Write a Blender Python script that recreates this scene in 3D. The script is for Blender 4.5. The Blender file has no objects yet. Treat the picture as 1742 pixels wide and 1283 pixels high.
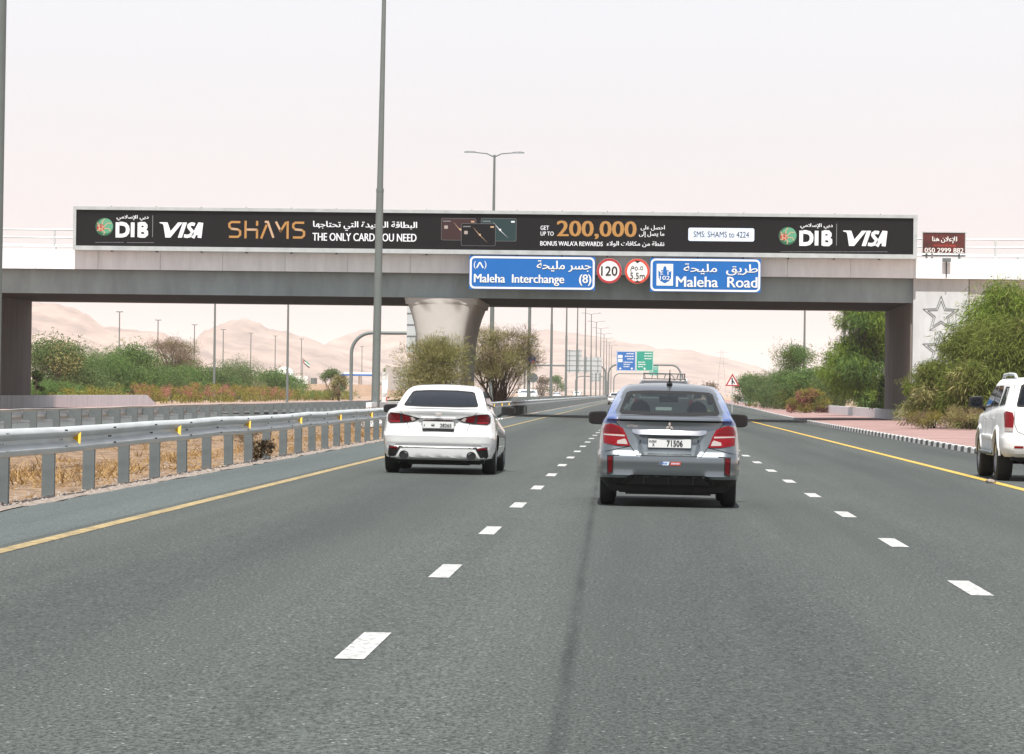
import bpy, bmesh, math, random
from mathutils import Vector, Matrix, noise as mnoise, geometry as mgeo

# ------------------------------------------------------------------ camera, sky, sun, exposure
S = bpy.context.scene
C = S.collection
R = math.radians
FPX, CX, CY = 6083.0, 871.0, 641.5          # focal length and centre in photograph pixels
CAMZ = 1.37
cd = bpy.data.cameras.new('camera')
cam = bpy.data.objects.new('camera', cd)
C.objects.link(cam)
cd.sensor_width = 36.0
cd.lens = 36.0 * FPX / 1742.0
cd.clip_start = 0.5
cd.clip_end = 40000
CAMM = Matrix.Rotation(R(2.065), 4, 'Z') @ Matrix.Rotation(R(90.243), 4, 'X') @ Matrix.Rotation(R(0.70), 4, 'Z')
CAMM.translation = Vector((0, 0, CAMZ))
cam.matrix_world = CAMM
S.camera = cam

SUN_ELEV, SUN_AZ = 65.0, -179.0              # azimuth from +Y, clockwise: high behind the camera
w = bpy.data.worlds.new('World')
S.world = w
w.use_nodes = True
wt = w.node_tree
bg = wt.nodes['Background']
sky = wt.nodes.new('ShaderNodeTexSky')
sky.sky_type = 'NISHITA'
sky.sun_disc = False
sky.sun_elevation = R(SUN_ELEV)
sky.sun_rotation = R(SUN_AZ)
sky.dust_density = 6.0
sky.air_density = 1.0
sky.ozone_density = 1.0
dusty = wt.nodes.new('ShaderNodeMixRGB')     # a dust-laden sky: near-white from the horizon up
dusty.inputs['Fac'].default_value = 0.93
tcs = wt.nodes.new('ShaderNodeTexCoord')
sxs = wt.nodes.new('ShaderNodeSeparateXYZ')
crs = wt.nodes.new('ShaderNodeValToRGB')
for pos, colr in ((0.0, (0.60, 0.50, 0.485)), (0.035, (0.625, 0.59, 0.595)), (0.11, (0.655, 0.675, 0.715)), (0.45, (0.40, 0.42, 0.47)), (1.0, (0.27, 0.31, 0.39))):
    e = crs.color_ramp.elements[0] if pos == 0 else crs.color_ramp.elements[-1] if pos == 1.0 else crs.color_ramp.elements.new(pos)
    e.color = (*colr, 1)
vms = wt.nodes.new('ShaderNodeVectorMath')
vms.operation = 'SCALE'
vms.inputs['Scale'].default_value = 10.0
wt.links.new(tcs.outputs['Generated'], sxs.inputs[0])
wt.links.new(sxs.outputs['Z'], crs.inputs['Fac'])
wt.links.new(crs.outputs['Color'], vms.inputs[0])
wt.links.new(vms.outputs[0], dusty.inputs['Color2'])
wt.links.new(sky.outputs['Color'], dusty.inputs['Color1'])
wt.links.new(dusty.outputs['Color'], bg.inputs['Color'])
bg.inputs['Strength'].default_value = 0.10

sl = bpy.data.lights.new('sun', 'SUN')
sl.energy = 5.0
sl.angle = R(0.5)
sl.color = (1.0, 0.965, 0.915)
so = bpy.data.objects.new('sun', sl)
C.objects.link(so)
sd = Vector((math.sin(R(SUN_AZ)) * math.cos(R(SUN_ELEV)), math.cos(R(SUN_AZ)) * math.cos(R(SUN_ELEV)), math.sin(R(SUN_ELEV))))
so.rotation_euler = (-sd).to_track_quat('-Z', 'Y').to_euler()
so.location = sd * 100

S.view_settings.view_transform = 'Standard'
S.view_settings.look = 'None'
S.view_settings.exposure = 0.50
S.view_settings.gamma = 1.0
S.render.engine = 'CYCLES'
S.cycles.use_denoising = True
S.cycles.max_bounces = 8
S.cycles.transparent_max_bounces = 12
S.cycles.volume_bounces = 1


def at(px, py, Y):
    """world point on the plane y = Y seen at a pixel of the photograph"""
    d = CAMM.to_3x3() @ Vector(((px - CX) / FPX, -(py - CY) / FPX, -1.0))
    t = Y / d.y
    return Vector((0, 0, CAMZ)) + d * t


def gz(x):
    """height of the tarmac: the carriageway drains to the right"""
    return -0.010 * (max(-6.9, min(16.0, x)) + 0.3)


# ------------------------------------------------------------------ helpers
def tag(o, label=None, cat=None, group=None, kind=None):
    if label: o['label'] = label
    if cat: o['category'] = cat
    if group: o['group'] = group
    if kind: o['kind'] = kind
    return o


def empty(name, loc, rz=0, ry=0):
    o = bpy.data.objects.new(name, None)
    o.empty_display_size = 0.3
    o.location = loc
    o.rotation_euler = (0, ry, rz)
    C.objects.link(o)
    return o


def copy_tree(o, parent=None):
    c = o.copy()
    C.objects.link(c)
    if parent is not None:
        c.parent = parent
    for ch in list(o.children):
        copy_tree(ch, c)
    return c


def shape_arabic(s):
    tb = {'ا': (0xFE8D, 0xFE8E), 'أ': (0xFE83, 0xFE84), 'إ': (0xFE87, 0xFE88), 'ء': (0xFE80,), 'ة': (0xFE93, 0xFE94),
          'د': (0xFEA9, 0xFEAA), 'ر': (0xFEAD, 0xFEAE), 'و': (0xFEED, 0xFEEE), 'ى': (0xFEEF, 0xFEF0)}
    four = {'ب': 0xFE8F, 'ت': 0xFE95, 'ج': 0xFE9D, 'ح': 0xFEA1, 'س': 0xFEB1, 'ص': 0xFEB9, 'ط': 0xFEC1, 'ع': 0xFEC9,
            'ف': 0xFED1, 'ق': 0xFED5, 'ك': 0xFED9, 'ل': 0xFEDD, 'م': 0xFEE1, 'ن': 0xFEE5, 'ه': 0xFEE9, 'ي': 0xFEF1}
    for k, v in four.items():
        tb[k] = (v, v + 1, v + 2, v + 3)
    lam = {'ا': (0xFEFB, 0xFEFC), 'أ': (0xFEF7, 0xFEF8), 'إ': (0xFEF9, 0xFEFA)}
    toks, i = [], 0
    while i < len(s):
        if s[i] == 'ل' and i + 1 < len(s) and s[i + 1] in lam:
            toks.append(lam[s[i + 1]]); i += 2
        elif s[i] in tb:
            toks.append(tb[s[i]]); i += 1
        else:
            toks.append(s[i]); i += 1
    out = []
    for j, t in enumerate(toks):
        if isinstance(t, str):
            out.append(t); continue
        p = j > 0 and not isinstance(toks[j - 1], str) and len(toks[j - 1]) == 4
        n = len(t) == 4 and j + 1 < len(toks) and not isinstance(toks[j + 1], str) and len(toks[j + 1]) > 1
        out.append(chr(t[3] if p and n else t[1] if p and len(t) > 1 else t[2] if n else t[0]))
    return ''.join(reversed(out))


def in_poly(x, y, poly):
    c = False
    n = len(poly)
    for i in range(n):
        x1, y1 = poly[i]
        x2, y2 = poly[(i + 1) % n]
        if (y1 > y) != (y2 > y) and x < (x2 - x1) * (y - y1) / (y2 - y1) + x1:
            c = not c
    return c


def lerp(a, b, t):
    return a + (b - a) * t


def sstep(t):
    t = max(0.0, min(1.0, t))
    return t * t * (3 - 2 * t)


def rrect(x0, z0, x1, z1, r, n=5):
    pts = []
    for cx, cz, a0 in ((x1 - r, z0 + r, -90), (x1 - r, z1 - r, 0), (x0 + r, z1 - r, 90), (x0 + r, z0 + r, 180)):
        for k in range(n + 1):
            a = R(a0 + 90 * k / n)
            pts.append((cx + r * math.cos(a), cz + r * math.sin(a)))
    return pts


def circle(cx, cz, r, n=32):
    return [(cx + r * math.cos(2 * math.pi * k / n), cz + r * math.sin(2 * math.pi * k / n)) for k in range(n)]


class MB:
    """collects shapes and links them as ONE mesh object"""
    def __init__(self):
        self.v, self.f, self.m = [], [], []

    def add(self, vs, fs, mi=0):
        b = len(self.v)
        self.v.extend([tuple(p) for p in vs])
        for f in fs:
            self.f.append(tuple(b + i for i in f))
            self.m.append(mi)
        return self

    def box(self, x0, x1, y0, y1, z0, z1, mi=0):
        vs = [(x, y, z) for z in (z0, z1) for y in (y0, y1) for x in (x0, x1)]
        return self.add(vs, [(0, 2, 3, 1), (4, 5, 7, 6), (0, 1, 5, 4), (2, 6, 7, 3), (0, 4, 6, 2), (1, 3, 7, 5)], mi)

    def rbox(self, cx, cy, cz, sx, sy, sz, b=0.02, mi=0, tilt=0.0, seg=2):
        bm = bmesh.new()
        bmesh.ops.create_cube(bm, size=1)
        bmesh.ops.scale(bm, vec=(sx, sy, sz), verts=bm.verts)
        bmesh.ops.bevel(bm, geom=list(bm.edges), offset=b, segments=seg, profile=0.5, affect='EDGES')
        if tilt:
            bmesh.ops.rotate(bm, cent=(0, 0, 0), matrix=Matrix.Rotation(tilt, 3, 'X'), verts=bm.verts)
        bmesh.ops.translate(bm, vec=(cx, cy, cz), verts=bm.verts)
        bm.verts.index_update()
        self.add([v.co[:] for v in bm.verts], [[v.index for v in f.verts] for f in bm.faces], mi)
        bm.free()
        return self

    def prism(self, poly, y0, y1, mi=0):
        """polygon in (x, z) extruded from y0 (front) to y1"""
        a = sum(poly[i][0] * poly[(i + 1) % len(poly)][1] - poly[(i + 1) % len(poly)][0] * poly[i][1] for i in range(len(poly)))
        if a < 0: poly = poly[::-1]
        n = len(poly)
        vs = [(p[0], y0, p[1]) for p in poly] + [(p[0], y1, p[1]) for p in poly]
        fs = [tuple(range(n)), tuple(range(2 * n - 1, n - 1, -1))]
        for i in range(n):
            j = (i + 1) % n
            fs.append((j, i, n + i, n + j))
        return self.add(vs, fs, mi)

    def flat(self, poly, y, mi=0):
        a = sum(poly[i][0] * poly[(i + 1) % len(poly)][1] - poly[(i + 1) % len(poly)][0] * poly[i][1] for i in range(len(poly)))
        if a < 0: poly = poly[::-1]
        return self.add([(p[0], y, p[1]) for p in poly], [tuple(range(len(poly)))], mi)

    def ring(self, outer, inner, y0, y1, mi=0):
        """frame between two outlines with the same point count, facing -y"""
        n = len(outer)
        vs = [(p[0], y0, p[1]) for p in outer] + [(p[0], y0, p[1]) for p in inner] + \
             [(p[0], y1, p[1]) for p in outer] + [(p[0], y1, p[1]) for p in inner]
        fs = []
        for i in range(n):
            j = (i + 1) % n
            fs += [(i, j, n + j, n + i), (2 * n + j, 2 * n + i, 3 * n + i, 3 * n + j), (j, i, 2 * n + i, 2 * n + j), (n + i, n + j, 3 * n + j, 3 * n + i)]
        return self.add(vs, fs, mi)

    def tube(self, pts, r, n=8, mi=0, cap=True):
        pts = [Vector(p) for p in pts]
        rs = r if isinstance(r, (list, tuple)) else [r] * len(pts)
        vs, fs = [], []
        up = Vector((0, 0, 1))
        prev = None
        for i, p in enumerate(pts):
            d = (pts[min(i + 1, len(pts) - 1)] - pts[max(i - 1, 0)]).normalized()
            if prev is None:
                a = d.cross(up if abs(d.z) < 0.95 else Vector((1, 0, 0))).normalized()
            else:
                a = (prev - d * prev.dot(d)).normalized()
            prev = a
            b = d.cross(a)
            for k in range(n):
                t = 2 * math.pi * k / n
                vs.append(p + (a * math.cos(t) + b * math.sin(t)) * rs[i])
        for i in range(len(pts) - 1):
            for k in range(n):
                fs.append((i * n + k, (i + 1) * n + k, (i + 1) * n + (k + 1) % n, i * n + (k + 1) % n)[::-1])
        if cap:
            fs.append(tuple(range(n)))
            fs.append(tuple(range(len(pts) * n - 1, (len(pts) - 1) * n - 1, -1)))
        return self.add(vs, fs, mi)

    def stroke(self, pts, wd, y, mi=0):
        """flat stroke of width wd along a polyline in (x, z), mitred"""
        n = len(pts)
        P = [Vector(p) for p in pts]
        L, Rr = [], []
        for i in range(n):
            d0 = (P[i] - P[i - 1]).normalized() if i > 0 else None
            d1 = (P[i + 1] - P[i]).normalized() if i < n - 1 else None
            if d0 is None: d0 = d1
            if d1 is None: d1 = d0
            nn = (Vector((-d0.y, d0.x)) + Vector((-d1.y, d1.x)))
            if nn.length < 1e-4: nn = Vector((-d0.y, d0.x))
            nn.normalize()
            c = max(0.45, nn.dot(Vector((-d0.y, d0.x))))
            L.append(P[i] + nn * wd * 0.5 / c)
            Rr.append(P[i] - nn * wd * 0.5 / c)
        vs = [(p.x, y, p.y) for p in L] + [(p.x, y, p.y) for p in Rr]
        fs = [(n + i, n + i + 1, i + 1, i) for i in range(n - 1)]
        return self.add(vs, fs, mi)

    def text(self, s, x0, z0, x1, z1, y, mi=0, bold=0.0, shear=0.0):
        """lettering fitted into a box of the (x, z) plane, facing -y; bold thickens the strokes sideways"""
        if bold > 0:
            d = bold * 2.2 * (z1 - z0)
            for k, sh_ in enumerate((-d, d, 0)):
                self.text(s, x0 + d + sh_, z0, x1 - d + sh_, z1, y - 0.0040 * k * min(1.0, (z1 - z0) * 4), mi, 0.0, shear)
            return self
        c = bpy.data.curves.new('lettering', 'FONT')
        c.body = s
        c.offset = 0.0
        c.shear = shear
        c.resolution_u = 3
        o = bpy.data.objects.new('lettering', c)
        me = bpy.data.meshes.new_from_object(o)
        vs = [v.co.copy() for v in me.vertices]
        fs = [tuple(p.vertices) for p in me.polygons]
        bpy.data.objects.remove(o); bpy.data.curves.remove(c); bpy.data.meshes.remove(me)
        if not vs: return self
        par = list(range(len(vs)))
        def find(a):
            while par[a] != a:
                par[a] = par[par[a]]; a = par[a]
            return a
        for f in fs:
            for k in f[1:]:
                par[find(k)] = find(f[0])
        order = {}
        lay = [order.setdefault(find(i), len(order)) % 3 for i in range(len(vs))]
        ax, bx = min(v.x for v in vs), max(v.x for v in vs)
        az, bz = min(v.y for v in vs), max(v.y for v in vs)
        lq = 0.0012 * min(1.0, (z1 - z0) * 4)
        out = [(x0 + (v.x - ax) / (bx - ax) * (x1 - x0), y - lq * lay[i], z0 + (v.y - az) / (bz - az) * (z1 - z0)) for i, v in enumerate(vs)]
        ff = []
        for f in fs:
            a, b, d = (Vector(out[i]) for i in f[:3])
            ff.append(f if (b - a).cross(d - a).y < 0 else f[::-1])
        return self.add(out, ff, mi)

    def build(self, name, mats, parent=None, smooth=None):
        me = bpy.data.meshes.new(name)
        me.from_pydata(self.v, [], self.f)
        for m in (mats if isinstance(mats, (list, tuple)) else [mats]):
            me.materials.append(m)
        me.polygons.foreach_set('material_index', self.m)
        if smooth is not None:
            me.polygons.foreach_set('use_smooth', [True] * len(me.polygons))
            if smooth < 180:
                me.set_sharp_from_angle(angle=R(smooth))
        me.update()
        o = bpy.data.objects.new(name, me)
        C.objects.link(o)
        if parent is not None:
            o.parent = parent
        return o


# ------------------------------------------------------------------ materials
def mat(name, col, rough=0.6, metal=0.0, var=0.0, vscale=4.0, bump=0.0, bscale=30.0, coat=0.0, col2=None, spec=0.5, stretch=None, trans=0.0):
    m = bpy.data.materials.new(name)
    m.use_nodes = True
    nt = m.node_tree
    b = nt.nodes['Principled BSDF']
    b.inputs['Base Color'].default_value = (*col, 1)
    b.inputs['Roughness'].default_value = rough
    b.inputs['Metallic'].default_value = metal
    b.inputs['Specular IOR Level'].default_value = spec
    if coat:
        b.inputs['Coat Weight'].default_value = coat
        b.inputs['Coat Roughness'].default_value = 0.04
    if trans:
        b.inputs['Transmission Weight'].default_value = trans
    tc = nt.nodes.new('ShaderNodeTexCoord')
    src = tc.outputs['Object']
    if stretch:
        mp = nt.nodes.new('ShaderNodeMapping')
        mp.inputs['Scale'].default_value = stretch
        nt.links.new(src, mp.inputs['Vector'])
        src = mp.outputs['Vector']
    if var or col2:
        n = nt.nodes.new('ShaderNodeTexNoise')
        n.inputs['Scale'].default_value = vscale
        n.inputs['Detail'].default_value = 6
        n.inputs['Roughness'].default_value = 0.65
        nt.links.new(src, n.inputs['Vector'])
        cr = nt.nodes.new('ShaderNodeValToRGB')
        cr.color_ramp.elements[0].position = 0.32
        cr.color_ramp.elements[1].position = 0.68
        c1 = tuple(c * (1 - var) for c in col)
        c2 = col2 if col2 else tuple(min(1, c * (1 + var)) for c in col)
        cr.color_ramp.elements[0].color = (*c1, 1)
        cr.color_ramp.elements[1].color = (*c2, 1)
        nt.links.new(n.outputs['Fac'], cr.inputs['Fac'])
        nt.links.new(cr.outputs['Color'], b.inputs['Base Color'])
    if bump:
        n2 = nt.nodes.new('ShaderNodeTexNoise')
        n2.inputs['Scale'].default_value = bscale
        n2.inputs['Detail'].default_value = 5
        nt.links.new(src, n2.inputs['Vector'])
        bp = nt.nodes.new('ShaderNodeBump')
        bp.inputs['Strength'].default_value = bump
        bp.inputs['Distance'].default_value = 0.02
        nt.links.new(n2.outputs['Fac'], bp.inputs['Height'])
        nt.links.new(bp.outputs['Normal'], b.inputs['Normal'])
    return m


def leaf_mat(name, c1, c2, trans=0.35):
    m = bpy.data.materials.new(name)
    m.use_nodes = True
    nt = m.node_tree
    nt.nodes.clear()
    out = nt.nodes.new('ShaderNodeOutputMaterial')
    mix = nt.nodes.new('ShaderNodeMixShader')
    d = nt.nodes.new('ShaderNodeBsdfDiffuse')
    t = nt.nodes.new('ShaderNodeBsdfTranslucent')
    g = nt.nodes.new('ShaderNodeNewGeometry')
    cr = nt.nodes.new('ShaderNodeValToRGB')
    cr.color_ramp.elements[0].color = (*c1, 1)
    cr.color_ramp.elements[1].color = (*c2, 1)
    nt.links.new(g.outputs['Random Per Island'], cr.inputs['Fac'])
    nt.links.new(cr.outputs['Color'], d.inputs['Color'])
    nt.links.new(cr.outputs['Color'], t.inputs['Color'])
    mix.inputs['Fac'].default_value = trans
    nt.links.new(d.outputs[0], mix.inputs[1])
    nt.links.new(t.outputs[0], mix.inputs[2])
    nt.links.new(mix.outputs[0], out.inputs['Surface'])
    return m


def glass_mat(name, tint, clear):
    """tinted car glass: clear part over a glossy skin"""
    m = bpy.data.materials.new(name)
    m.use_nodes = True
    nt = m.node_tree
    nt.nodes.clear()
    out = nt.nodes.new('ShaderNodeOutputMaterial')
    tr = nt.nodes.new('ShaderNodeBsdfTransparent')
    tr.inputs['Color'].default_value = (*clear, 1)
    df = nt.nodes.new('ShaderNodeBsdfDiffuse')
    df.inputs['Color'].default_value = (*tint, 1)
    mx = nt.nodes.new('ShaderNodeMixShader')
    mx.inputs['Fac'].default_value = 0.2
    gl = nt.nodes.new('ShaderNodeBsdfGlossy')
    gl.inputs['Roughness'].default_value = 0.03
    fr = nt.nodes.new('ShaderNodeFresnel')
    fr.inputs['IOR'].default_value = 1.5
    m2 = nt.nodes.new('ShaderNodeMixShader')
    nt.links.new(tr.outputs[0], mx.inputs[1]); nt.links.new(df.outputs[0], mx.inputs[2])
    nt.links.new(fr.outputs[0], m2.inputs['Fac'])
    nt.links.new(mx.outputs[0], m2.inputs[1]); nt.links.new(gl.outputs[0], m2.inputs[2])
    nt.links.new(m2.outputs[0], out.inputs['Surface'])
    return m


M = {}
M['white_metal'] = mat('white_metal', (0.42, 0.45, 0.45), 0.5, var=0.14, vscale=1.5)
M['galv'] = mat('galvanised_steel', (0.50, 0.53, 0.53), 0.45, 0.10, var=0.16, vscale=3.0, stretch=(1, 0.25, 3))
M['galv_dull'] = mat('weathered_steel', (0.125, 0.148, 0.152), 0.62, 0.15, var=0.16, vscale=5.0)
M['pole'] = mat('painted_pole_steel', (0.15, 0.172, 0.163), 0.55, 0.1, var=0.08, vscale=2.0)
M['pole_far'] = M['pole']
M['concrete'] = mat('pale_painted_concrete', (0.48, 0.47, 0.45), 0.8, var=0.09, vscale=0.9, bump=0.15, bscale=14)
M['wallwhite'] = mat('whitewashed_concrete', (0.79, 0.805, 0.81), 0.8, var=0.10, vscale=1.6, bump=0.15, bscale=14, stretch=(1, 1, 0.22))
M['girder'] = mat('grey_painted_girder', (0.265, 0.32, 0.325), 0.7, var=0.19, vscale=0.7, stretch=(1, 1, 0.3), bump=0.1, bscale=8)
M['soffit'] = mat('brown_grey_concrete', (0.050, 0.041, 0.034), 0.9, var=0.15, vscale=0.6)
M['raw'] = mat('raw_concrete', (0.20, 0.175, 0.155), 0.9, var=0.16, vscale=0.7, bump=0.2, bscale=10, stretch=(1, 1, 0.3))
M['pierc'] = mat('pier_concrete', (0.48, 0.455, 0.42), 0.8, var=0.07, vscale=0.5, bump=0.1, bscale=10)
M['black'] = mat('black_plastic', (0.012, 0.012, 0.013), 0.5)
M['board'] = mat('black_vinyl', (0.006, 0.0058, 0.0072), 0.6, spec=0.2)
M['rubber'] = mat('tyre_rubber', (0.018, 0.018, 0.018), 0.85, var=0.2, vscale=20)
M['rim'] = mat('alloy', (0.45, 0.46, 0.47), 0.3, 0.9)
M['chrome'] = mat('chrome', (0.85, 0.86, 0.87), 0.08, 1.0)
M['white'] = mat('white_print', (0.80, 0.82, 0.86), 0.5)
M['paper'] = mat('white_reflective_sheet', (0.80, 0.80, 0.77), 0.45)
M['gold'] = mat('gold_print', (0.43, 0.22, 0.062), 0.5)
M['goldpale'] = mat('pale_gold_print', (0.52, 0.35, 0.22), 0.5)
M['inkgrey'] = mat('grey_print', (0.18, 0.18, 0.19), 0.5)
M['blue'] = mat('blue_reflective_sheet', (0.0005, 0.125, 0.43), 0.5, var=0.05, vscale=0.7)
M['green'] = mat('green_reflective_sheet', (0.0, 0.30, 0.21), 0.4)
M['red'] = mat('red_reflective_sheet', (0.42, 0.03, 0.035), 0.45)
M['redb'] = mat('red_orange_reflective_sheet', (0.60, 0.065, 0.035), 0.45)
M['yellow'] = mat('yellow_reflector', (0.75, 0.42, 0.01), 0.4)
M['maroon'] = mat('maroon_print', (0.032, 0.010, 0.010), 0.5)
M['teal'] = mat('teal_print', (0.006, 0.032, 0.033), 0.5)
M['brownred'] = mat('brown_red_print', (0.075, 0.018, 0.014), 0.5, var=0.5, vscale=1.2, col2=(0.13, 0.02, 0.014))
M['smsbox'] = mat('pale_blue_print', (0.66, 0.76, 0.92), 0.5)
M['paintw'] = mat('white_paint', (0.80, 0.81, 0.80), 0.25, var=0.02, coat=1.0)
M['paintw2'] = mat('dusty_white_paint', (0.80, 0.80, 0.78), 0.5, var=0.03, spec=0.25)
# ------------------------------------------------------------------ ground materials
def asphalt_mat(name, base, hi, seam=False):
    m = bpy.data.materials.new(name)
    m.use_nodes = True
    nt = m.node_tree
    L = nt.links.new
    b = nt.nodes['Principled BSDF']
    b.inputs['Roughness'].default_value = 0.82
    b.inputs['Specular IOR Level'].default_value = 0.35
    tc = nt.nodes.new('ShaderNodeTexCoord')
    def noise_(scale, detail, vec=None, rough=0.6):
        n = nt.nodes.new('ShaderNodeTexNoise')
        n.inputs['Scale'].default_value = scale
        n.inputs['Detail'].default_value = detail
        n.inputs['Roughness'].default_value = rough
        L(vec or tc.outputs['Object'], n.inputs['Vector'])
        return n
    def mapped(sc):
        mp = nt.nodes.new('ShaderNodeMapping')
        mp.inputs['Scale'].default_value = sc
        L(tc.outputs['Object'], mp.inputs['Vector'])
        return mp.outputs['Vector']
    def ramp(src, p0, p1, c0, c1):
        r = nt.nodes.new('ShaderNodeValToRGB')
        r.color_ramp.elements[0].position = p0; r.color_ramp.elements[1].position = p1
        r.color_ramp.elements[0].color = (*c0, 1); r.color_ramp.elements[1].color = (*c1, 1)
        L(src, r.inputs['Fac'])
        return r.outputs['Color']
    def mixc(kind, fac, a, bb):
        x = nt.nodes.new('ShaderNodeMixRGB')
        x.blend_type = kind
        if isinstance(fac, float): x.inputs['Fac'].default_value = fac
        else: L(fac, x.inputs['Fac'])
        L(a, x.inputs['Color1'])
        if isinstance(bb, tuple): x.inputs['Color2'].default_value = (*bb, 1)
        else: L(bb, x.inputs['Color2'])
        return x.outputs['Color']
    agg = noise_(46, 3, mapped((1, 0.42, 1)), 0.85)              # aggregate
    col = ramp(agg.outputs['Fac'], 0.36, 0.66, base, hi)
    vor = nt.nodes.new('ShaderNodeTexVoronoi')                  # pale stones
    vor.inputs['Scale'].default_value = 21
    L(mapped((1, 0.5, 1)), vor.inputs['Vector'])
    spk = ramp(vor.outputs['Distance'], 0.08, 0.22, (1, 1, 1), (0, 0, 0))
    sel = ramp(noise_(9, 3).outputs['Fac'], 0.46, 0.60, (0, 0, 0), (1, 1, 1))
    spk2 = mixc('MULTIPLY', 1.0, spk, sel)
    col = mixc('MIX', spk2, col, tuple(min(1, c * 2.3) for c in hi))
    lane = ramp(noise_(0.9, 3, mapped((1, 0.02, 1))).outputs['Fac'], 0.35, 0.65, (0.84, 0.85, 0.85), (1.12, 1.12, 1.11))   # wheel tracks along the road
    col = mixc('MULTIPLY', 1.0, col, lane)
    if seam:                                                     # polished wheel paths, darker oil line between them
        sp = nt.nodes.new('ShaderNodeSeparateXYZ'); L(tc.outputs['Object'], sp.inputs[0])
        m1 = nt.nodes.new('ShaderNodeMath'); m1.operation = 'MULTIPLY_ADD'; L(sp.outputs['X'], m1.inputs[0]); m1.inputs[1].default_value = 2 * math.pi / 3.85; m1.inputs[2].default_value = -0.49 * 2 * math.pi / 3.85
        m2 = nt.nodes.new('ShaderNodeMath'); m2.operation = 'COSINE'; L(m1.outputs[0], m2.inputs[0])
        m3 = nt.nodes.new('ShaderNodeMath'); m3.operation = 'MULTIPLY_ADD'; L(m2.outputs[0], m3.inputs[0]); m3.inputs[1].default_value = 0.5; m3.inputs[2].default_value = 0.5
        col = mixc('MULTIPLY', 1.0, col, ramp(m3.outputs[0], 0.25, 1.0, (1.05, 1.05, 1.05), (0.86, 0.86, 0.87)))
    blot = ramp(noise_(0.35, 5, mapped((1, 0.25, 1))).outputs['Fac'], 0.35, 0.7, (0.93, 0.93, 0.93), (1.06, 1.06, 1.05))
    col = mixc('MULTIPLY', 1.0, col, blot)
    if seam:                                                     # the dark joint between two paving passes
        sx = nt.nodes.new('ShaderNodeSeparateXYZ')
        L(tc.outputs['Object'], sx.inputs[0])
        wob = noise_(0.35, 4, mapped((0.0, 1, 0)))
        ad = nt.nodes.new('ShaderNodeMath'); ad.operation = 'MULTIPLY_ADD'
        L(wob.outputs['Fac'], ad.inputs[0]); ad.inputs[1].default_value = 0.05; L(sx.outputs['X'], ad.inputs[2])
        su = nt.nodes.new('ShaderNodeMath'); su.operation = 'ADD'; L(ad.outputs[0], su.inputs[0]); su.inputs[1].default_value = 0.175
        sk = nt.nodes.new('ShaderNodeMath'); sk.operation = 'MULTIPLY_ADD'; L(sx.outputs['Y'], sk.inputs[0]); sk.inputs[1].default_value = 0.0083; L(su.outputs[0], sk.inputs[2])
        ab = nt.nodes.new('ShaderNodeMath'); ab.operation = 'ABSOLUTE'; L(sk.outputs[0], ab.inputs[0])
        band = ramp(ab.outputs[0], 0.008, 0.055, (1, 1, 1), (0, 0, 0))
        brk = ramp(noise_(1.2, 5, mapped((1, 0.3, 1))).outputs['Fac'], 0.30, 0.62, (0.20, 0.20, 0.20), (0.60, 0.60, 0.60))
        band = mixc('MULTIPLY', 1.0, band, brk)
        col = mixc('MIX', band, col, tuple(c * 0.45 for c in base))
    L(col, b.inputs['Base Color'])
    bp = nt.nodes.new('ShaderNodeBump')
    bp.inputs['Strength'].default_value = 0.35
    bp.inputs['Distance'].default_value = 0.01
    L(agg.outputs['Fac'], bp.inputs['Height'])
    L(bp.outputs['Normal'], b.inputs['Normal'])
    return m


M['asphalt'] = asphalt_mat('asphalt', (0.0175, 0.0215, 0.0197), (0.106, 0.120, 0.111), True)
M['asphalt_pale'] = asphalt_mat('worn_asphalt', (0.045, 0.057, 0.056), (0.125, 0.146, 0.143))
M['asphalt_far'] = asphalt_mat('asphalt_opposite', (0.075, 0.084, 0.082), (0.118, 0.128, 0.125))
M['sand'] = mat('sand', (0.34, 0.225, 0.145), 0.95, var=0.20, vscale=0.25, col2=(0.45, 0.33, 0.235), bump=0.4, bscale=5)
M['median'] = mat('gravelly_sand', (0.14, 0.075, 0.032), 0.95, var=0.45, vscale=3.5, col2=(0.34, 0.235, 0.15), bump=0.9, bscale=16)
M['gravel'] = mat('gravel_edge', (0.17, 0.125, 0.10), 0.95, var=0.45, vscale=14, col2=(0.42, 0.36, 0.31), bump=1.0, bscale=22)
M['stone'] = mat('pale_stone', (0.27, 0.235, 0.21), 0.9, var=0.35, vscale=20)
M['pave'] = mat('pink_paving', (0.28, 0.175, 0.16), 0.85, var=0.22, vscale=0.45, col2=(0.38, 0.235, 0.21), bump=0.2, bscale=8)
M['linew'] = mat('worn_white_line', (0.22, 0.23, 0.225), 0.7, var=0.30, vscale=22, col2=(0.68, 0.68, 0.65))
M['liney'] = mat('worn_yellow_line', (0.17, 0.135, 0.075), 0.7, var=0.30, vscale=10, col2=(0.48, 0.36, 0.165))
M['liney2'] = mat('fresh_yellow_line', (0.56, 0.33, 0.035), 0.65, var=0.14, vscale=6, col2=(0.66, 0.43, 0.075))
M['kerbw'] = mat('kerb_white', (0.70, 0.69, 0.66), 0.8, var=0.12, vscale=5)
M['kerbb'] = mat('kerb_black', (0.055, 0.058, 0.055), 0.8, var=0.4, vscale=5, col2=(0.13, 0.13, 0.125))
M['hill'] = mat('desert_rock', (0.26, 0.185, 0.155), 0.95, var=0.50, vscale=0.012, col2=(0.43, 0.315, 0.255), bump=1.0, bscale=0.02, stretch=(0.6, 0.6, 3))
M['straw'] = leaf_mat('straw', (0.19, 0.105, 0.038), (0.46, 0.31, 0.145), 0.3)

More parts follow.
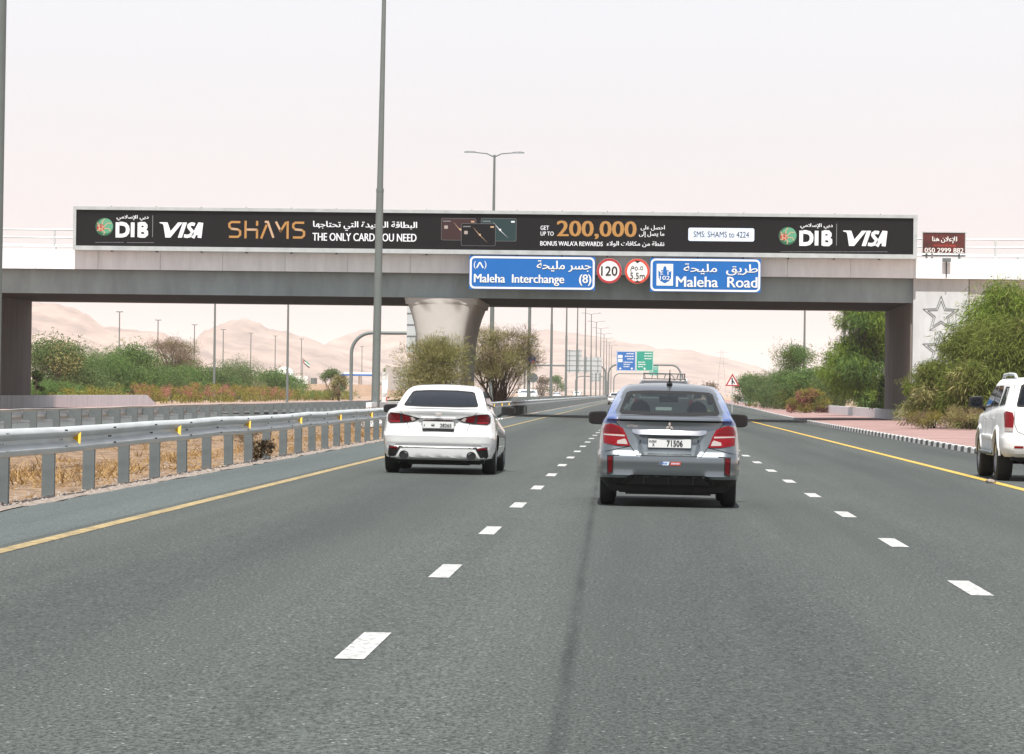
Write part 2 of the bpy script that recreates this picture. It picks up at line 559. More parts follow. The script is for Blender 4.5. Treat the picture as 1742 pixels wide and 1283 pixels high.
# stations along the road: dense near, sparse far
YS = [-30, 0, 10, 20, 30, 45, 60, 80, 100, 130, 160, 180, 200, 230, 260, 300, 350, 420, 500, 600, 720, 860, 1050, 1300, 1600, 2000, 2600]
KERB = [(-30, 8.75), (60, 8.75), (120, 8.72), (170, 8.8), (200, 9.0), (230, 9.35), (260, 9.75), (296, 10.25), (350, 11.2), (420, 12.2), (540, 13.8), (700, 15.0), (1000, 15.5), (2600, 15.5)]


def kerbx(y):
    for (y0, x0), (y1, x1) in zip(KERB, KERB[1:]):
        if y <= y1:
            return lerp(x0, x1, (y - y0) / (y1 - y0))
    return KERB[-1][1]


def sheet(name, rows, m, kind='structure'):
    """a strip of ground: rows = list of lists of points, one list per station"""
    mb = MB()
    k = len(rows[0])
    vs = [p for r in rows for p in r]
    fs = []
    for i in range(len(rows) - 1):
        for j in range(k - 1):
            a = i * k + j
            fs.append((a, a + 1, a + k + 1, a + k))
    mb.add(vs, fs)
    return tag(mb.build(name, m), kind=kind)


# one desert sheet to the horizon
gx = [-9000, -3000, -1000, -300, -120, -60, 0, 60, 200, 800, 3000, 9000]
gy = [-400, 0, 150, 400, 900, 2000, 4000, 8000, 16000]
sheet('ground', [[(x, y, -0.30) for x in gx] for y in gy], M['sand'])

sheet('road', [[(x, y, gz(x)) for x in (-5.30, -3, 0, 3, 6.0, kerbx(y))] for y in YS], M['asphalt'])
sheet('road_shoulder', [[(x, y, gz(x)) for x in (-6.66, -5.302)] for y in YS], M['asphalt_pale'])
sheet('opposite_road', [[(x, y, 0.0) for x in (-27.2, -14.3)] for y in YS], M['asphalt_far'])
rnd = random.Random(3)


def med_rows(xs, amp, ys, z0):
    return [[(x + (rnd.uniform(-0.05, 0.05) if j == len(xs) - 1 else 0), y, z0(x) + rnd.uniform(-amp, amp)) for j, x in enumerate(xs)] for y in ys]


ysm = [20 + 0.8 * k for k in range(200)] + [180 + 6 * k for k in range(40)] + [420, 500, 700, 1000, 1500, 2600]
mz = lambda x: 0.045 - 0.10 * math.exp(-((x + 10.3) / 2.0) ** 2)
sheet('median_ground', [[(-14.3, -30, 0), (-10, -30, 0), (-6.98, -30, 0.04)]] + med_rows((-14.3, -10, -6.98), 0.0, [19], mz), M['median'])
sheet('median_ground', med_rows((-14.3, -13.6, -12.8, -12, -11, -10, -9.2, -8.4, -7.8, -7.35, -6.98), 0.03, ysm, mz), M['median'])
sheet('gravel_edge', med_rows((-7.0, -6.85, -6.64), 0.012, [-30] + ysm, lambda x: 0.066), M['gravel'])
# pavements, verges
PY = [y for y in YS]
sheet('pavement', [[(kerbx(y) + 0.16, y, gz(kerbx(y)) + 0.135), (kerbx(y) + 2.5, y, 0.08), (kerbx(y) + 5.3, y, 0.10)] for y in PY], M['pave'])
sheet('right_verge', [[(kerbx(y) + 5.3, y, 0.098), (kerbx(y) + 12, y, 0.12), (80, y, 0.12), (400, y, -0.2)] for y in PY], M['sand'])
sheet('left_pavement', [[(-36.2, y, 0.12), (-31, y, 0.12), (-27.4, y, 0.12)] for y in PY], M['pave'])
sheet('left_verge', [[(-500, y, -0.2), (-120, y, 0.1), (-60, y, 0.115), (-36.2, y, 0.118)] for y in PY], M['sand'])

# black and white kerb, one-metre painted stones
mb = MB()
y = -10.0
k = 0
while y < 760:
    st = 1.0
    for (ya, yb) in ((y, y + st - 0.012),):
        xa, xb = kerbx(ya), kerbx(yb)
        z0, z1 = gz(xa) - 0.05, gz(xa) + 0.15
        b_ = 0.02
        vs = []
        for yy, xx in ((ya, xa), (yb, xb)):
            vs += [(xx, yy, z0), (xx + 0.015, yy, z1 - b_), (xx + 0.04, yy, z1), (xx + 0.18, yy, z1), (xx + 0.18, yy, z0)]
        mb.add(vs, [(0, 1, 6, 5)[::-1], (1, 2, 7, 6)[::-1], (2, 3, 8, 7)[::-1], (3, 4, 9, 8)[::-1], (0, 1, 2, 3, 4), (9, 8, 7, 6, 5)], k % 2)
    y += st
    k += 1
tag(mb.build('kerb', [M['kerbw'], M['kerbb']]), kind='structure')
mb = MB()
y = 20.0
k = 0
while y < 700:
    mb.box(-27.38, -27.2, y, y + 0.988, -0.05, 0.15, k % 2)
    y += 1.0
    k += 1
tag(mb.build('left_kerb', [M['kerbw'], M['kerbb']]), kind='structure')

# painted lines, 4 mm above the tarmac
def line_rows(xf, wd, y0, y1):
    ys = [y0] + [q for q in YS if y0 < q < y1] + [y1]
    return [[(xf(q) - wd / 2, q, gz(xf(q) - wd / 2) + 0.004), (xf(q) + wd / 2, q, gz(xf(q) + wd / 2) + 0.004)] for q in ys]
sheet('left_edge_line', line_rows(lambda q: -5.10, 0.145, -20, 1800), M['liney'])
sheet('right_edge_line', line_rows(lambda q: 6.02 + (0.0 if q < 260 else 0.0), 0.17, -20, 1800), M['liney2'])
for nm, xl, w_, y0 in (('left_lane_line', -1.455, 0.152, 18.0), ('right_lane_line', 2.43, 0.165, 25.35)):
    mb = MB()
    k = -2
    while True:
        a = y0 + 8.0 * k
        if a > 900: break
        mb.add([(xl - w_ / 2, a, gz(xl - w_ / 2) + 0.004), (xl + w_ / 2, a, gz(xl + w_ / 2) + 0.004),
                (xl + w_ / 2, a + 2.0, gz(xl + w_ / 2) + 0.004), (xl - w_ / 2, a + 2.0, gz(xl - w_ / 2) + 0.004)], [(0, 1, 2, 3)])
        k += 1
    tag(mb.build(nm, M['linew']), kind='structure')

# ------------------------------------------------------------------ hills
def hills(name, prof, Y, depth, amp, seed):
    """a ridge whose crest stands at distance Y; prof = crest heights along x in photograph pixels"""
    pts = [at(px, py, Y) for px, py in prof]
    x0, x1 = pts[0].x, pts[-1].x
    n = 190
    rows = []
    def crest(x):
        for a, b in zip(pts, pts[1:]):
            if x <= b.x:
                return lerp(a.z, b.z, sstep((x - a.x) / (b.x - a.x)))
        return pts[-1].z
    nt_ = 64
    for j in range(nt_ + 1):
        t = j / nt_ * 1.45 - 0.45                      # t<0: the far slope
        yy = Y - t * depth
        row = []
        for i in range(n + 1):
            x = lerp(x0, x1, i / n)
            c = max(0.0, crest(x)) * (1 + 0.085 * mnoise.fractal(Vector((x / depth * 22, seed, 0)), 0.8, 2.2, 4))
            prof_ = (1 - abs(t) / (1.0 if t > 0 else 0.45)) ** 1.25
            p = Vector((x / depth * 5.0, yy / depth * 3.2, seed))
            g = mnoise.fractal(p, 0.9, 2.1, 6)
            r_ = 1 - abs(mnoise.noise(Vector((x / depth * 14, yy / depth * 3.0, seed + 5)))) * 1.6
            z = c * prof_ * (1 + amp * min(1, abs(t) * 3.0) * (g * 0.9 + (r_ - 0.6) * 0.7)) + amp * c * 0.09 * mnoise.noise(Vector((x / depth * 26, yy / depth * 8, seed)))
            row.append((x, yy, z - 2.0))
        rows.append(row)
    mb = MB()
    k = n + 1
    vs = [p for r in rows for p in r]
    fs = [(a, a + k, a + k + 1, a + 1) for i in range(len(rows) - 1) for a in range(i * k, i * k + n)]
    mb.add(vs, [f[::-1] for f in fs])
    return tag(mb.build(name, M['hill'], smooth=180), kind='structure')


hills('hills', [(-700, 560), (-400, 520), (-150, 505), (0, 508), (60, 514), (128, 520), (150, 531), (185, 549), (230, 560), (270, 562), (300, 574), (340, 592), (420, 640), (560, 668)], 5200, 1700, 0.55, 1.0)
hills('hills', [(150, 668), (290, 618), (345, 578), (375, 549), (400, 541), (432, 546), (480, 560), (520, 573), (570, 592), (640, 622), (720, 655), (820, 670)], 6000, 1500, 0.45, 4.0)
hills('hills', [(420, 670), (520, 625), (568, 592), (600, 562), (618, 559), (640, 563), (700, 566), (800, 560), (900, 561), (960, 563), (1030, 571), (1080, 582), (1150, 595), (1230, 606), (1280, 622), (1330, 642), (1420, 660), (1560, 670)], 7600, 2000, 0.45, 9.0)
hills('hills', [(1150, 672), (1300, 655), (1420, 640), (1560, 630), (1800, 625), (2200, 640), (2600, 675)], 8600, 1600, 0.4, 14.0)

# ------------------------------------------------------------------ dry grass of the median
rg = random.Random(11)
mb = MB()
for _ in range(6500):
    y = 30 + (rg.random() ** 1.7) * 190
    x = rg.choice((rg.uniform(-9.8, -7.15), rg.uniform(-13.6, -7.2)))
    if mnoise.noise(Vector((x * 0.45, y * 0.16, 3))) < -0.12 + rg.uniform(-.25, .25): continue
    h = (rg.uniform(0.02, 0.085) if rg.random() < .82 else rg.uniform(.08, .22)) * (1.3 if x < -7.8 else 0.8)
    for _b in range(10):
        a = rg.uniform(0, 6.283)
        l_ = rg.uniform(0.08, 0.42)
        bx, by = x + rg.gauss(0, 0.10), y + rg.gauss(0, 0.10)
        ww = rg.uniform(0.006, 0.016)
        z = mz(x) - 0.03
        mb.add([(bx - ww, by, z), (bx + ww, by, z), (bx + math.cos(a) * l_, by + math.sin(a) * l_, z + h * rg.uniform(0.5, 1.1))], [(0, 1, 2)])
tag(mb.build('dry_grass', M['straw']), kind='stuff')
# loose stones along the edge
mb = MB()
for _ in range(4200):
    y = 28 + rg.random() ** 1.5 * 130
    x = rg.choice((rg.uniform(-7.25, -6.68), rg.uniform(-9, -6.7)))
    s = rg.uniform(0.010, 0.034)
    z = (0.07 if x > -7 else mz(x)) + 0.004
    a = rg.uniform(0, 3)
    q = [Vector((math.cos(a + k * 1.57) * s * rg.uniform(.7, 1.3), math.sin(a + k * 1.57) * s * rg.uniform(.7, 1.4), 0)) for k in range(4)]
    c = Vector((x, y, z))
    mb.add([c + p for p in q] + [c + Vector((0, 0, s * rg.uniform(.5, .9)))] , [(0, 1, 4), (1, 2, 4), (2, 3, 4), (3, 0, 4)], rg.randint(0, 1))
tag(mb.build('loose_stones', [M['stone'], M['gravel']]), kind='stuff')
# ------------------------------------------------------------------ the overpass
M['wallgrey'] = mat('weathered_white_wall', (0.48, 0.50, 0.505), 0.85, var=0.14, vscale=1.2, bump=0.15, bscale=14, stretch=(1, 1, 0.3))
BY = 190.0                                   # plane of the near parapet
br = empty('overpass', (0, BY, 0))
tag(br, 'wide concrete road overpass with white parapet crossing the highway on a flared central pier', 'bridge')
# parapet: panels with open joints
mb = MB()
xs = -75.0
pw = 3.34
off = 14.38
x = off - pw * 27
while x < 62:
    mb.box(x + 0.014, x + pw - 0.014, -0.02, 0.28, 7.66, 8.72)
    x += pw
mb.box(-75, 62, 0.03, 0.22, 7.70, 8.66)      # the cast kerb seen in the joints
mb.build('parapet', M['wallwhite'], br)
mb = MB(); mb.box(-75, 62, 20.72, 21.0, 7.66, 8.72); mb.build('parapet', M['wallwhite'], br)
mb = MB()
mb.box(-75, 14.38, 0.62, 0.95, 6.37, 7.655)
mb.box(-75, 14.38, 20.1, 20.45, 6.37, 7.655)
mb.build('girder', M['girder'], br)
mb = MB()
mb.box(-75, 62, 0.29, 20.71, 7.67, 8.0)
for k in range(5):
    mb.box(-75, 14.38, 2.6 + k * 3.9, 3.2 + k * 3.9, 6.40, 7.66)
mb.box(-75, 14.38, 0.96, 20.09, 6.39, 6.60)
mb.build('deck', M['soffit'], br)
# flared pier
prof = [(6.36, 1.98), (6.02, 1.90), (6.015, 1.78), (5.5, 1.58), (5.0, 1.44), (4.4, 1.32), (3.8, 1.25), (3.0, 1.20), (1.5, 1.17), (-0.3, 1.16)]
mb = MB()
px_, y0, y1 = -10.72, 0.40, 15.3
vs = []
NP = 13
for z, hw in prof:                            # rounded nose at both ends
    for yy, sg_ in ((y0, 1), (y1, -1)):
        for k in range(NP):
            u = -1 + 2 * k / (NP - 1)
            u = math.sin(u * math.pi / 2) * sg_
            vs.append((px_ + hw * u, yy + sg_ * 0.50 * (1 - math.sqrt(max(0.0, 1 - abs(u) ** 2.6))), z))
fs = []
NQ = 2 * NP
for i in range(len(prof) - 1):
    for k in range(NQ):
        fs.append((i * NQ + k, (i + 1) * NQ + k, (i + 1) * NQ + (k + 1) % NQ, i * NQ + (k + 1) % NQ))
fs.append(tuple(range(NQ)))
mb.add(vs, fs)
mb.build('pier', M['pierc'], br, smooth=40)
mb = MB()
mb.box(14.385, 17.30, 0.30, 20.6, -0.3, 7.66)
mb.build('abutment', M['wallgrey'], br)
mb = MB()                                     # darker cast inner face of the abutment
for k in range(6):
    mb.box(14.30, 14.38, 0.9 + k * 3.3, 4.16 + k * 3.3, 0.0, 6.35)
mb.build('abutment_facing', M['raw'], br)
mb = MB()
for k in range(15):
    mb.box(17.36 + k * 2.95, 17.36 + k * 2.95 + 2.92, 0.36, 0.9, -0.3, 7.655)
mb.build('retaining_wall', M['concrete'], br)
mb = MB(); mb.box(17.305, 17.355, 0.33, 0.6, 0, 8.72); mb.build('joint_cover', M['raw'], br)
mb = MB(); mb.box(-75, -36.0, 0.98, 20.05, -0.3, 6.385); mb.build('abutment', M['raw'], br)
# railing: two rails on posts behind the near parapet, the same on the far one
for yy in (0.14, 20.86):
    mb = MB()
    for z in (9.76, 9.34, 8.86):
        mb.tube([(-75, yy, z), (62, yy, z)], 0.045, 6)
    x = off - pw * 27 + 0.96
    while x < 62:
        mb.box(x - 0.05, x + 0.05, yy - 0.05, yy + 0.05, 8.715, 9.74)
        x += pw
    mb.build('railing', M['galv'], br)
# relief stars on the abutment wall
def star(cx, cz, ro, rot=90, ri=0.42):
    return [(cx + (ro if k % 2 == 0 else ro * ri) * math.cos(R(rot + 36 * k)), cz + (ro if k % 2 == 0 else ro * ri) * math.sin(R(rot + 36 * k))) for k in range(10)]
for cx, cz, sc_ in ((15.86, 5.75, 1.0), (15.86, 3.9, 1.0)):
    mb = MB()
    for ro in (1.0, 0.74):
        p = star(cx, cz, ro * sc_)
        mb.tube([(a, 0.285, b) for a, b in p + p[:1]], 0.017, 6, cap=False)
    mb.build('relief_star', M['galv_dull'], br)

# floodlight on the parapet, right of the billboard
fl = empty('floodlight', (16.08, BY - 0.1, 7.72))
tag(fl, 'small grey floodlight box on the white parapet below the brown notice board', 'floodlight')
mb = MB(); mb.rbox(0, -0.12, 0.92, 0.44, 0.22, 0.20, 0.02); mb.build('lamp_housing', M['galv_dull'], fl)
mb = MB(); mb.box(-0.03, 0.03, -0.02, 0.02, 0, 0.83); mb.build('bracket', M['black'], fl)

# ------------------------------------------------------------------ billboard
PB = BY - 0.62                                # its printed face
sc32 = PB / FPX


def PX(px, py, Y=PB):
    p = at(px, py, Y)
    return p.x, p.z


def pbox(x0, y0, x1, y1, Y=PB):
    """a box drawn upright round the middle of a pixel box"""
    cx, cz = PX((x0 + x1) / 2, (y0 + y1) / 2, Y)
    hw, hh = (x1 - x0) / 2 * Y / FPX, (y1 - y0) / 2 * Y / FPX
    return cx - hw, cz - hh, cx + hw, cz + hh


M['chip'] = mat('chip_print', (0.36, 0.31, 0.28), 0.5)
bb = empty('billboard', (0, 0, 0))
tag(bb, 'very long black and white-framed bank advertisement along the front of the overpass', 'billboard')
bx0, bx1, bz0, bz1 = -30.27, 14.46, 8.66, 10.98
mb = MB()
mb.box(bx0, bx1, PB + 0.02, PB + 0.50, bz0 + 0.1, bz1 - 0.1, 0)
mb.build('panel', M['board'], bb)
mb = MB()
mb.box(bx0 - 0.03, bx1 + 0.03, PB - 0.07, PB + 0.53, bz1 - 0.17, bz1)
mb.box(bx0 - 0.03, bx1 + 0.03, PB - 0.07, PB + 0.53, bz0, bz0 + 0.23)
mb.box(bx0 - 0.03, bx0 + 0.13, PB - 0.07, PB + 0.53, bz0 + 0.231, bz1 - 0.171)
mb.box(bx1 - 0.18, bx1 + 0.03, PB - 0.07, PB + 0.53, bz0 + 0.231, bz1 - 0.171)
mb.build('frame', M['white_metal'], bb)
mb = MB()
x = bx0 + 2
while x < bx1:
    mb.box(x - 0.04, x + 0.04, PB + 0.15, BY + 0.1, 8.60, 8.658)
    mb.box(x - 0.02, x + 0.02, PB - 0.02, PB + 0.02, bz1 + 0.002, bz1 + 0.05)
    x += 2.4
mb.build('bracket', M['galv_dull'], bb)

YT = PB + 0.008                               # lettering stands 12 mm proud of the panel
lw = MB()
A = shape_arabic
def LT(s, x0, y0, x1, y1, mi=0, bold=0.0, shear=0.0):
    a, b, c, d = pbox(x0, y0, x1, y1)
    lw.text(s, a, b, c, d, YT, mi, bold, shear)
def strip(x0, y0, x1, y1, mi=0):
    a, b, c, d = pbox(x0, y0, x1, y1)
    lw.flat([(a, b), (c, b), (c, d), (a, d)], YT, mi)
def tiny_print(x0, x1, y, mi):
    rr = random.Random(int(x0))
    x = x0
    while x < x1:
        l_ = rr.uniform(1.2, 4.0)
        strip(x, y - 0.5, min(x1, x + l_), y + 0.5, mi)
        x += l_ + 0.8
def visa(x0, y0, x1, y1):
    """slanted bold wordmark; the V has a flick at its upper left"""
    a, b, c, d = pbox(x0, y0, x1, y1)
    w_, h_ = c - a, d - b
    sh = 0.26 * h_
    def q(u, v): return (a + u * w_ + (v - 0.5) * sh * 0.9, b + v * h_)
    for poly in ([(0.0, 1.0), (0.17, 1.0), (0.20, 0.86), (0.285, 0.42), (0.40, 1.0), (0.50, 1.0), (0.315, 0.0), (0.205, 0.0), (0.10, 0.80), (0.07, 0.90), (0.0, 0.95)],
                 [(0.475, 0.0), (0.565, 0.0), (0.595, 1.0), (0.505, 1.0)]):
        lw.flat([q(*p) for p in poly], YT, 0)
    def qs(pts, wd): lw.stroke([q(u, v) for u, v in pts], wd, YT, 0)
    qs([(0.775, 0.86), (0.74, 0.90), (0.69, 0.90), (0.655, 0.82), (0.66, 0.70), (0.70, 0.57), (0.75, 0.44), (0.765, 0.28), (0.73, 0.14), (0.67, 0.09), (0.60, 0.13)], w_ * 0.072)
    lw.flat([q(*p) for p in [(0.765, 0.0), (0.86, 0.0), (0.884, 0.16), (0.93, 0.16), (0.93, 0.31), (0.90, 0.31), (0.895, 0.82), (0.84, 0.56), (0.865, 1.0), (0.855, 1.0)]], YT, 0) if False else None
    lw.stroke([q(0.795, 0.0), q(0.885, 0.97)], w_ * 0.085, YT, 0)
    lw.stroke([q(0.905, 1.0), q(0.945, 0.0)], w_ * 0.085, YT - 0.002, 0)
    lw.stroke([q(0.84, 0.27), q(0.93, 0.27)], h_ * 0.17, YT - 0.004, 0)
def dib(x0, y0, x1, y1):
    a, b, c, d = pbox(x0, y0, x1, y1)
    w_, h_ = c - a, d - b
    def q(u, v): return (a + u * w_, b + v * h_)
    t = w_ * 0.115
    lw.stroke([q(0.055, 0.22), q(0.055, 1.0)], t, YT, 0)
    lw.stroke([q(0.0, 0.09), q(0.20, 0.09), q(0.30, 0.15), q(0.36, 0.30), q(0.375, 0.5), q(0.36, 0.70), q(0.30, 0.85), q(0.20, 0.91), q(0.12, 0.91)], t, YT - 0.002, 0)
    lw.stroke([q(0.525, 0.0), q(0.525, 1.0)], t, YT, 0)
    lw.stroke([q(0.735, 0.0), q(0.735, 1.0)], t, YT, 0)
    lw.stroke([q(0.735, 0.91), q(0.88, 0.91), q(0.925, 0.80), q(0.925, 0.68), q(0.88, 0.55), q(0.74, 0.54)], t, YT - 0.002, 0)
    lw.stroke([q(0.735, 0.09), q(0.89, 0.09), q(0.945, 0.20), q(0.945, 0.36), q(0.89, 0.47), q(0.80, 0.50)], t, YT - 0.004, 0)
for ox, oy in ((0, 0), (1163.5, 14.2)):
    LT(A('دبي الإسلامي'), 198 + ox, 366 + oy, 253 + ox, 375.5 + oy, 0, 0.012)
    dib(196.5 + ox, 378.5 + oy, 252 + ox, 403.5 + oy)
    strip(259 + ox, 366.5 + oy, 260.2 + ox, 403.5 + oy, 3)
    visa(268 + ox, 378.5 + oy, 347 + ox, 404.5 + oy)
tiny_print(162, 210, 412.4, 3); tiny_print(216, 262, 412.8, 3)
tiny_print(1328, 1510, 428.5, 3)
# thin gold word with open letters
def gold_word(x0, y0, x1, y1):
    a, b, c, d = pbox(x0, y0, x1, y1)
    w_, h_ = c - a, d - b
    def st(pts, mi=1): lw.stroke([(a + u * w_, b + v * h_) for u, v in pts], h_ * 0.125, YT, mi)
    def S_(u):
        st([(u + 0.155, 0.92), (u + 0.04, 0.92), (u + 0.012, 0.82), (u + 0.012, 0.66), (u + 0.04, 0.54)], 1)
        st([(u + 0.035, 0.54), (u + 0.13, 0.50)], 2)
        st([(u + 0.125, 0.50), (u + 0.155, 0.40), (u + 0.155, 0.20), (u + 0.125, 0.08), (u + 0.01, 0.08)], 1)
    S_(0.0)
    st([(0.225, 0.0), (0.225, 1.0)]); st([(0.375, 0.0), (0.375, 0.52)]); st([(0.375, 0.72), (0.375, 1.0)]); st([(0.235, 0.5), (0.375, 0.5)], 2)
    st([(0.43, 0.0), (0.50, 0.78)]); st([(0.475, 0.95), (0.515, 0.95), (0.59, 0.05)], 2)
    st([(0.62, 0.97), (0.69, 0.40)], 2); st([(0.675, 0.38), (0.755, 0.95)], 1); st([(0.775, 1.0), (0.775, 0.0)])
    S_(0.835)
gold_word(388, 376, 519, 406)
LT(A('البطاقة الوحيدة التي تحتاجها'), 532, 376.5, 710, 393, 0, 0.012)
LT('THE ONLY CARD YOU NEED', 531, 397, 709, 410.5, 0, 0.012)
LT('GET', 919.5, 384, 934, 391.3, 0, 0.008)
LT('UP TO', 919.5, 394, 942, 401, 0, 0.008)
LT('200,000', 947, 376, 1083, 407, 1, 0.016)
LT(A('احصل على'), 1090, 383.5, 1131, 392.5, 0, 0.01)
LT(A('ما يصل إلى'), 1087, 394, 1130, 404, 0, 0.01)
LT("BONUS WAL\u0101'A REWARDS".replace('\u0101', 'A'), 919, 410.5, 1025.5, 418.5, 0, 0.012)
LT(A('نقطة من مكافات الولاء'), 1032, 410.5, 1130, 420.5, 0, 0.01)
lw.build('lettering', [M['white'], M['gold'], M['goldpale'], M['inkgrey']], bb)
# text message box
lw = MB()
a, b, c, d = pbox(1171, 388, 1283, 410.5)
lw.flat(rrect(a, b, c, d, 0.10), PB + 0.010, 0)
YT = PB + 0.004
LT('SMS: SHAMS to 4224', 1180, 394, 1274, 404, 1, 0.0)
lw.build('message_box', [M['smsbox'], M['board']], bb)
# three bank cards
for (x0, y0, x1, y1, m, dy) in ((750.5, 371.5, 810, 409, 'maroon', 0.012), (818, 371.5, 878.5, 410.5, 'teal', 0.012), (784.5, 380.5, 843, 418.5, 'board', 0.004)):
    lw = MB()
    a, b, c, d = pbox(x0, y0, x1, y1)
    lw.flat(rrect(a, b, c, d, 0.08), PB + dy, 0)
    o_, i_ = rrect(a, b, c, d, 0.08), rrect(a + .015, b + .015, c - .015, d - .015, 0.07)
    lw.ring(o_, i_, PB + dy - 0.002, PB + dy, 1)
    w_, h_ = c - a, d - b
    yq = PB + dy - 0.004
    lw.add([(a + 0.33 * w_, yq, b + 0.86 * h_), (a + 0.55 * w_, yq, b + 0.48 * h_), (a + 0.79 * w_, yq, b + 0.12 * h_), (a + 0.515 * w_, yq, b + 0.50 * h_)], [(0, 3, 2, 1)[::-1]], 2)
    lw.flat(circle(a + 0.545 * w_, b + 0.50 * h_, 0.055, 10), yq - 0.001, 2)
    if m != 'teal':
        lw.flat(rrect(a + 0.085 * w_, b + 0.52 * h_, a + 0.19 * w_, b + 0.67 * h_, 0.03, 2), yq, 4)
    lw.flat([(a + .05 * w_, b + .84 * h_), (a + .27 * w_, b + .84 * h_), (a + .27 * w_, b + .89 * h_), (a + .05 * w_, b + .89 * h_)], yq, 1)
    lw.flat([(a + .85 * w_, b + .82 * h_), (a + .95 * w_, b + .82 * h_), (a + .95 * w_, b + .89 * h_), (a + .85 * w_, b + .89 * h_)], yq, 2)
    lw.build('card_picture', [M[m], M['inkgrey'], M['white'] if m == 'teal' else M['goldpale'], M['white'], M['chip']], bb)
# green globe emblems with a white and red lattice
gm = mat('globe_print', (0.02, 0.12, 0.06), 0.5, var=0.0)
gm2 = mat('globe_light', (0.10, 0.33, 0.20), 0.5)
for cx_, cy_ in ((177.5, 386.0), (1340, 401.5)):
    lw = MB()
    X0, Z0 = PX(cx_, cy_)
    r_ = 15.3 * sc32
    lw.flat(circle(X0, Z0, r_, 36), PB + 0.012, 0)
    lw.flat(circle(X0 + 0.12 * r_, Z0 + 0.1 * r_, r_ * 0.84, 30), PB + 0.010, 1)
    lw.flat(circle(X0 - 0.42 * r_, Z0 - 0.1 * r_, r_ * 0.42, 16), PB + 0.008, 2)
    for k in range(6):
        a0 = R(60 * k + 15)
        p = [(X0 - 0.25 * r_ + 0.28 * r_ * math.cos(a0), Z0 + 0.28 * r_ * math.sin(a0)), (X0 - .1 * r_ + 0.6 * r_ * math.cos(a0 + .5), Z0 + 0.6 * r_ * math.sin(a0 + .5)),
             (X0 - 0.02 * r_ + 0.9 * r_ * math.cos(a0 + .2), Z0 + 0.9 * r_ * math.sin(a0 + .2))]
        lw.stroke(p, 0.045, PB + 0.006 - 0.0005 * k, 3)
    st5 = star(X0 - 0.38 * r_, Z0 - 0.05 * r_, 0.36 * r_, 80, 0.45)
    lw.stroke(st5 + st5[:2], 0.05, PB + 0.002, 3)
    lw.build('globe_emblem', [gm, gm2, M['red'], M['goldpale']], bb)

# ------------------------------------------------------------------ advertise-here board
ad = empty('notice_board', (0, 0, 0))
tag(ad, 'small brown-red notice board with a phone number standing on the parapet right of the billboard', 'notice board')
YA = BY - 0.05
a, b, c, d = pbox(1569.5, 395.5, 1642, 431, YA)
mb = MB(); mb.box(a, c, YA, YA + 0.1, b, d); mb.build('panel', M['brownred'], ad)
mb = MB()
mb.ring([(a - .03, b - .03), (c + .03, b - .03), (c + .03, d + .03), (a - .03, d + .03)], [(a + .02, b + .02), (c - .02, b + .02), (c - .02, d - .02), (a + .02, d - .02)], YA - 0.03, YA - 0.001)
mb.build('frame', M['white_metal'], ad)
for fx in (0.1, 0.86):
    mb = MB(); xx = lerp(a, c, fx); mb.box(xx - 0.05, xx + 0.05, YA + 0.03, YA + 0.1, 8.715, b - 0.002); mb.build('leg', M['galv_dull'], ad)
lw = MB()
def LA(s, x0, y0, x1, y1, mi=0, bold=0.0):
    q = pbox(x0, y0, x1, y1, YA)
    lw.text(s, *q, YA - 0.010, mi, bold)
LA(A('للإعلان هنا'), 1586, 402.5, 1628, 414, 0, 0.012)
LA('ADVERTISE HERE', 1588, 416.5, 1626, 419.5, 1)
LA('050 2999 882', 1573, 422, 1639, 430, 0, 0.014)
lw.build('lettering', [M['paper'], M['redb']], ad)

# ------------------------------------------------------------------ signs on the girder
YG = PB - 0.14
def plate(o, poly, th, m):
    mb = MB(); mb.prism(poly, YG, YG + th); return mb.build('panel', m, o)
def carriers(o, x0, x1, z0, z1):
    mb = MB()
    for f in (0.15, 0.85):
        xx = lerp(x0, x1, f)
        mb.box(xx - 0.04, xx + 0.04, YG + 0.041, BY + 0.63, z1 - 0.35, z1 - 0.27)
        mb.box(xx - 0.04, xx + 0.04, YG + 0.041, BY + 0.63, z0 + 0.15, z0 + 0.23)
    mb.build('bracket', M['galv_dull'], o)
def LG(s, x0, y0, x1, y1, mi=0, bold=0.0):
    q = pbox(x0, y0, x1, y1, YG)
    lw.text(s, *q, YG - 0.014, mi, bold)

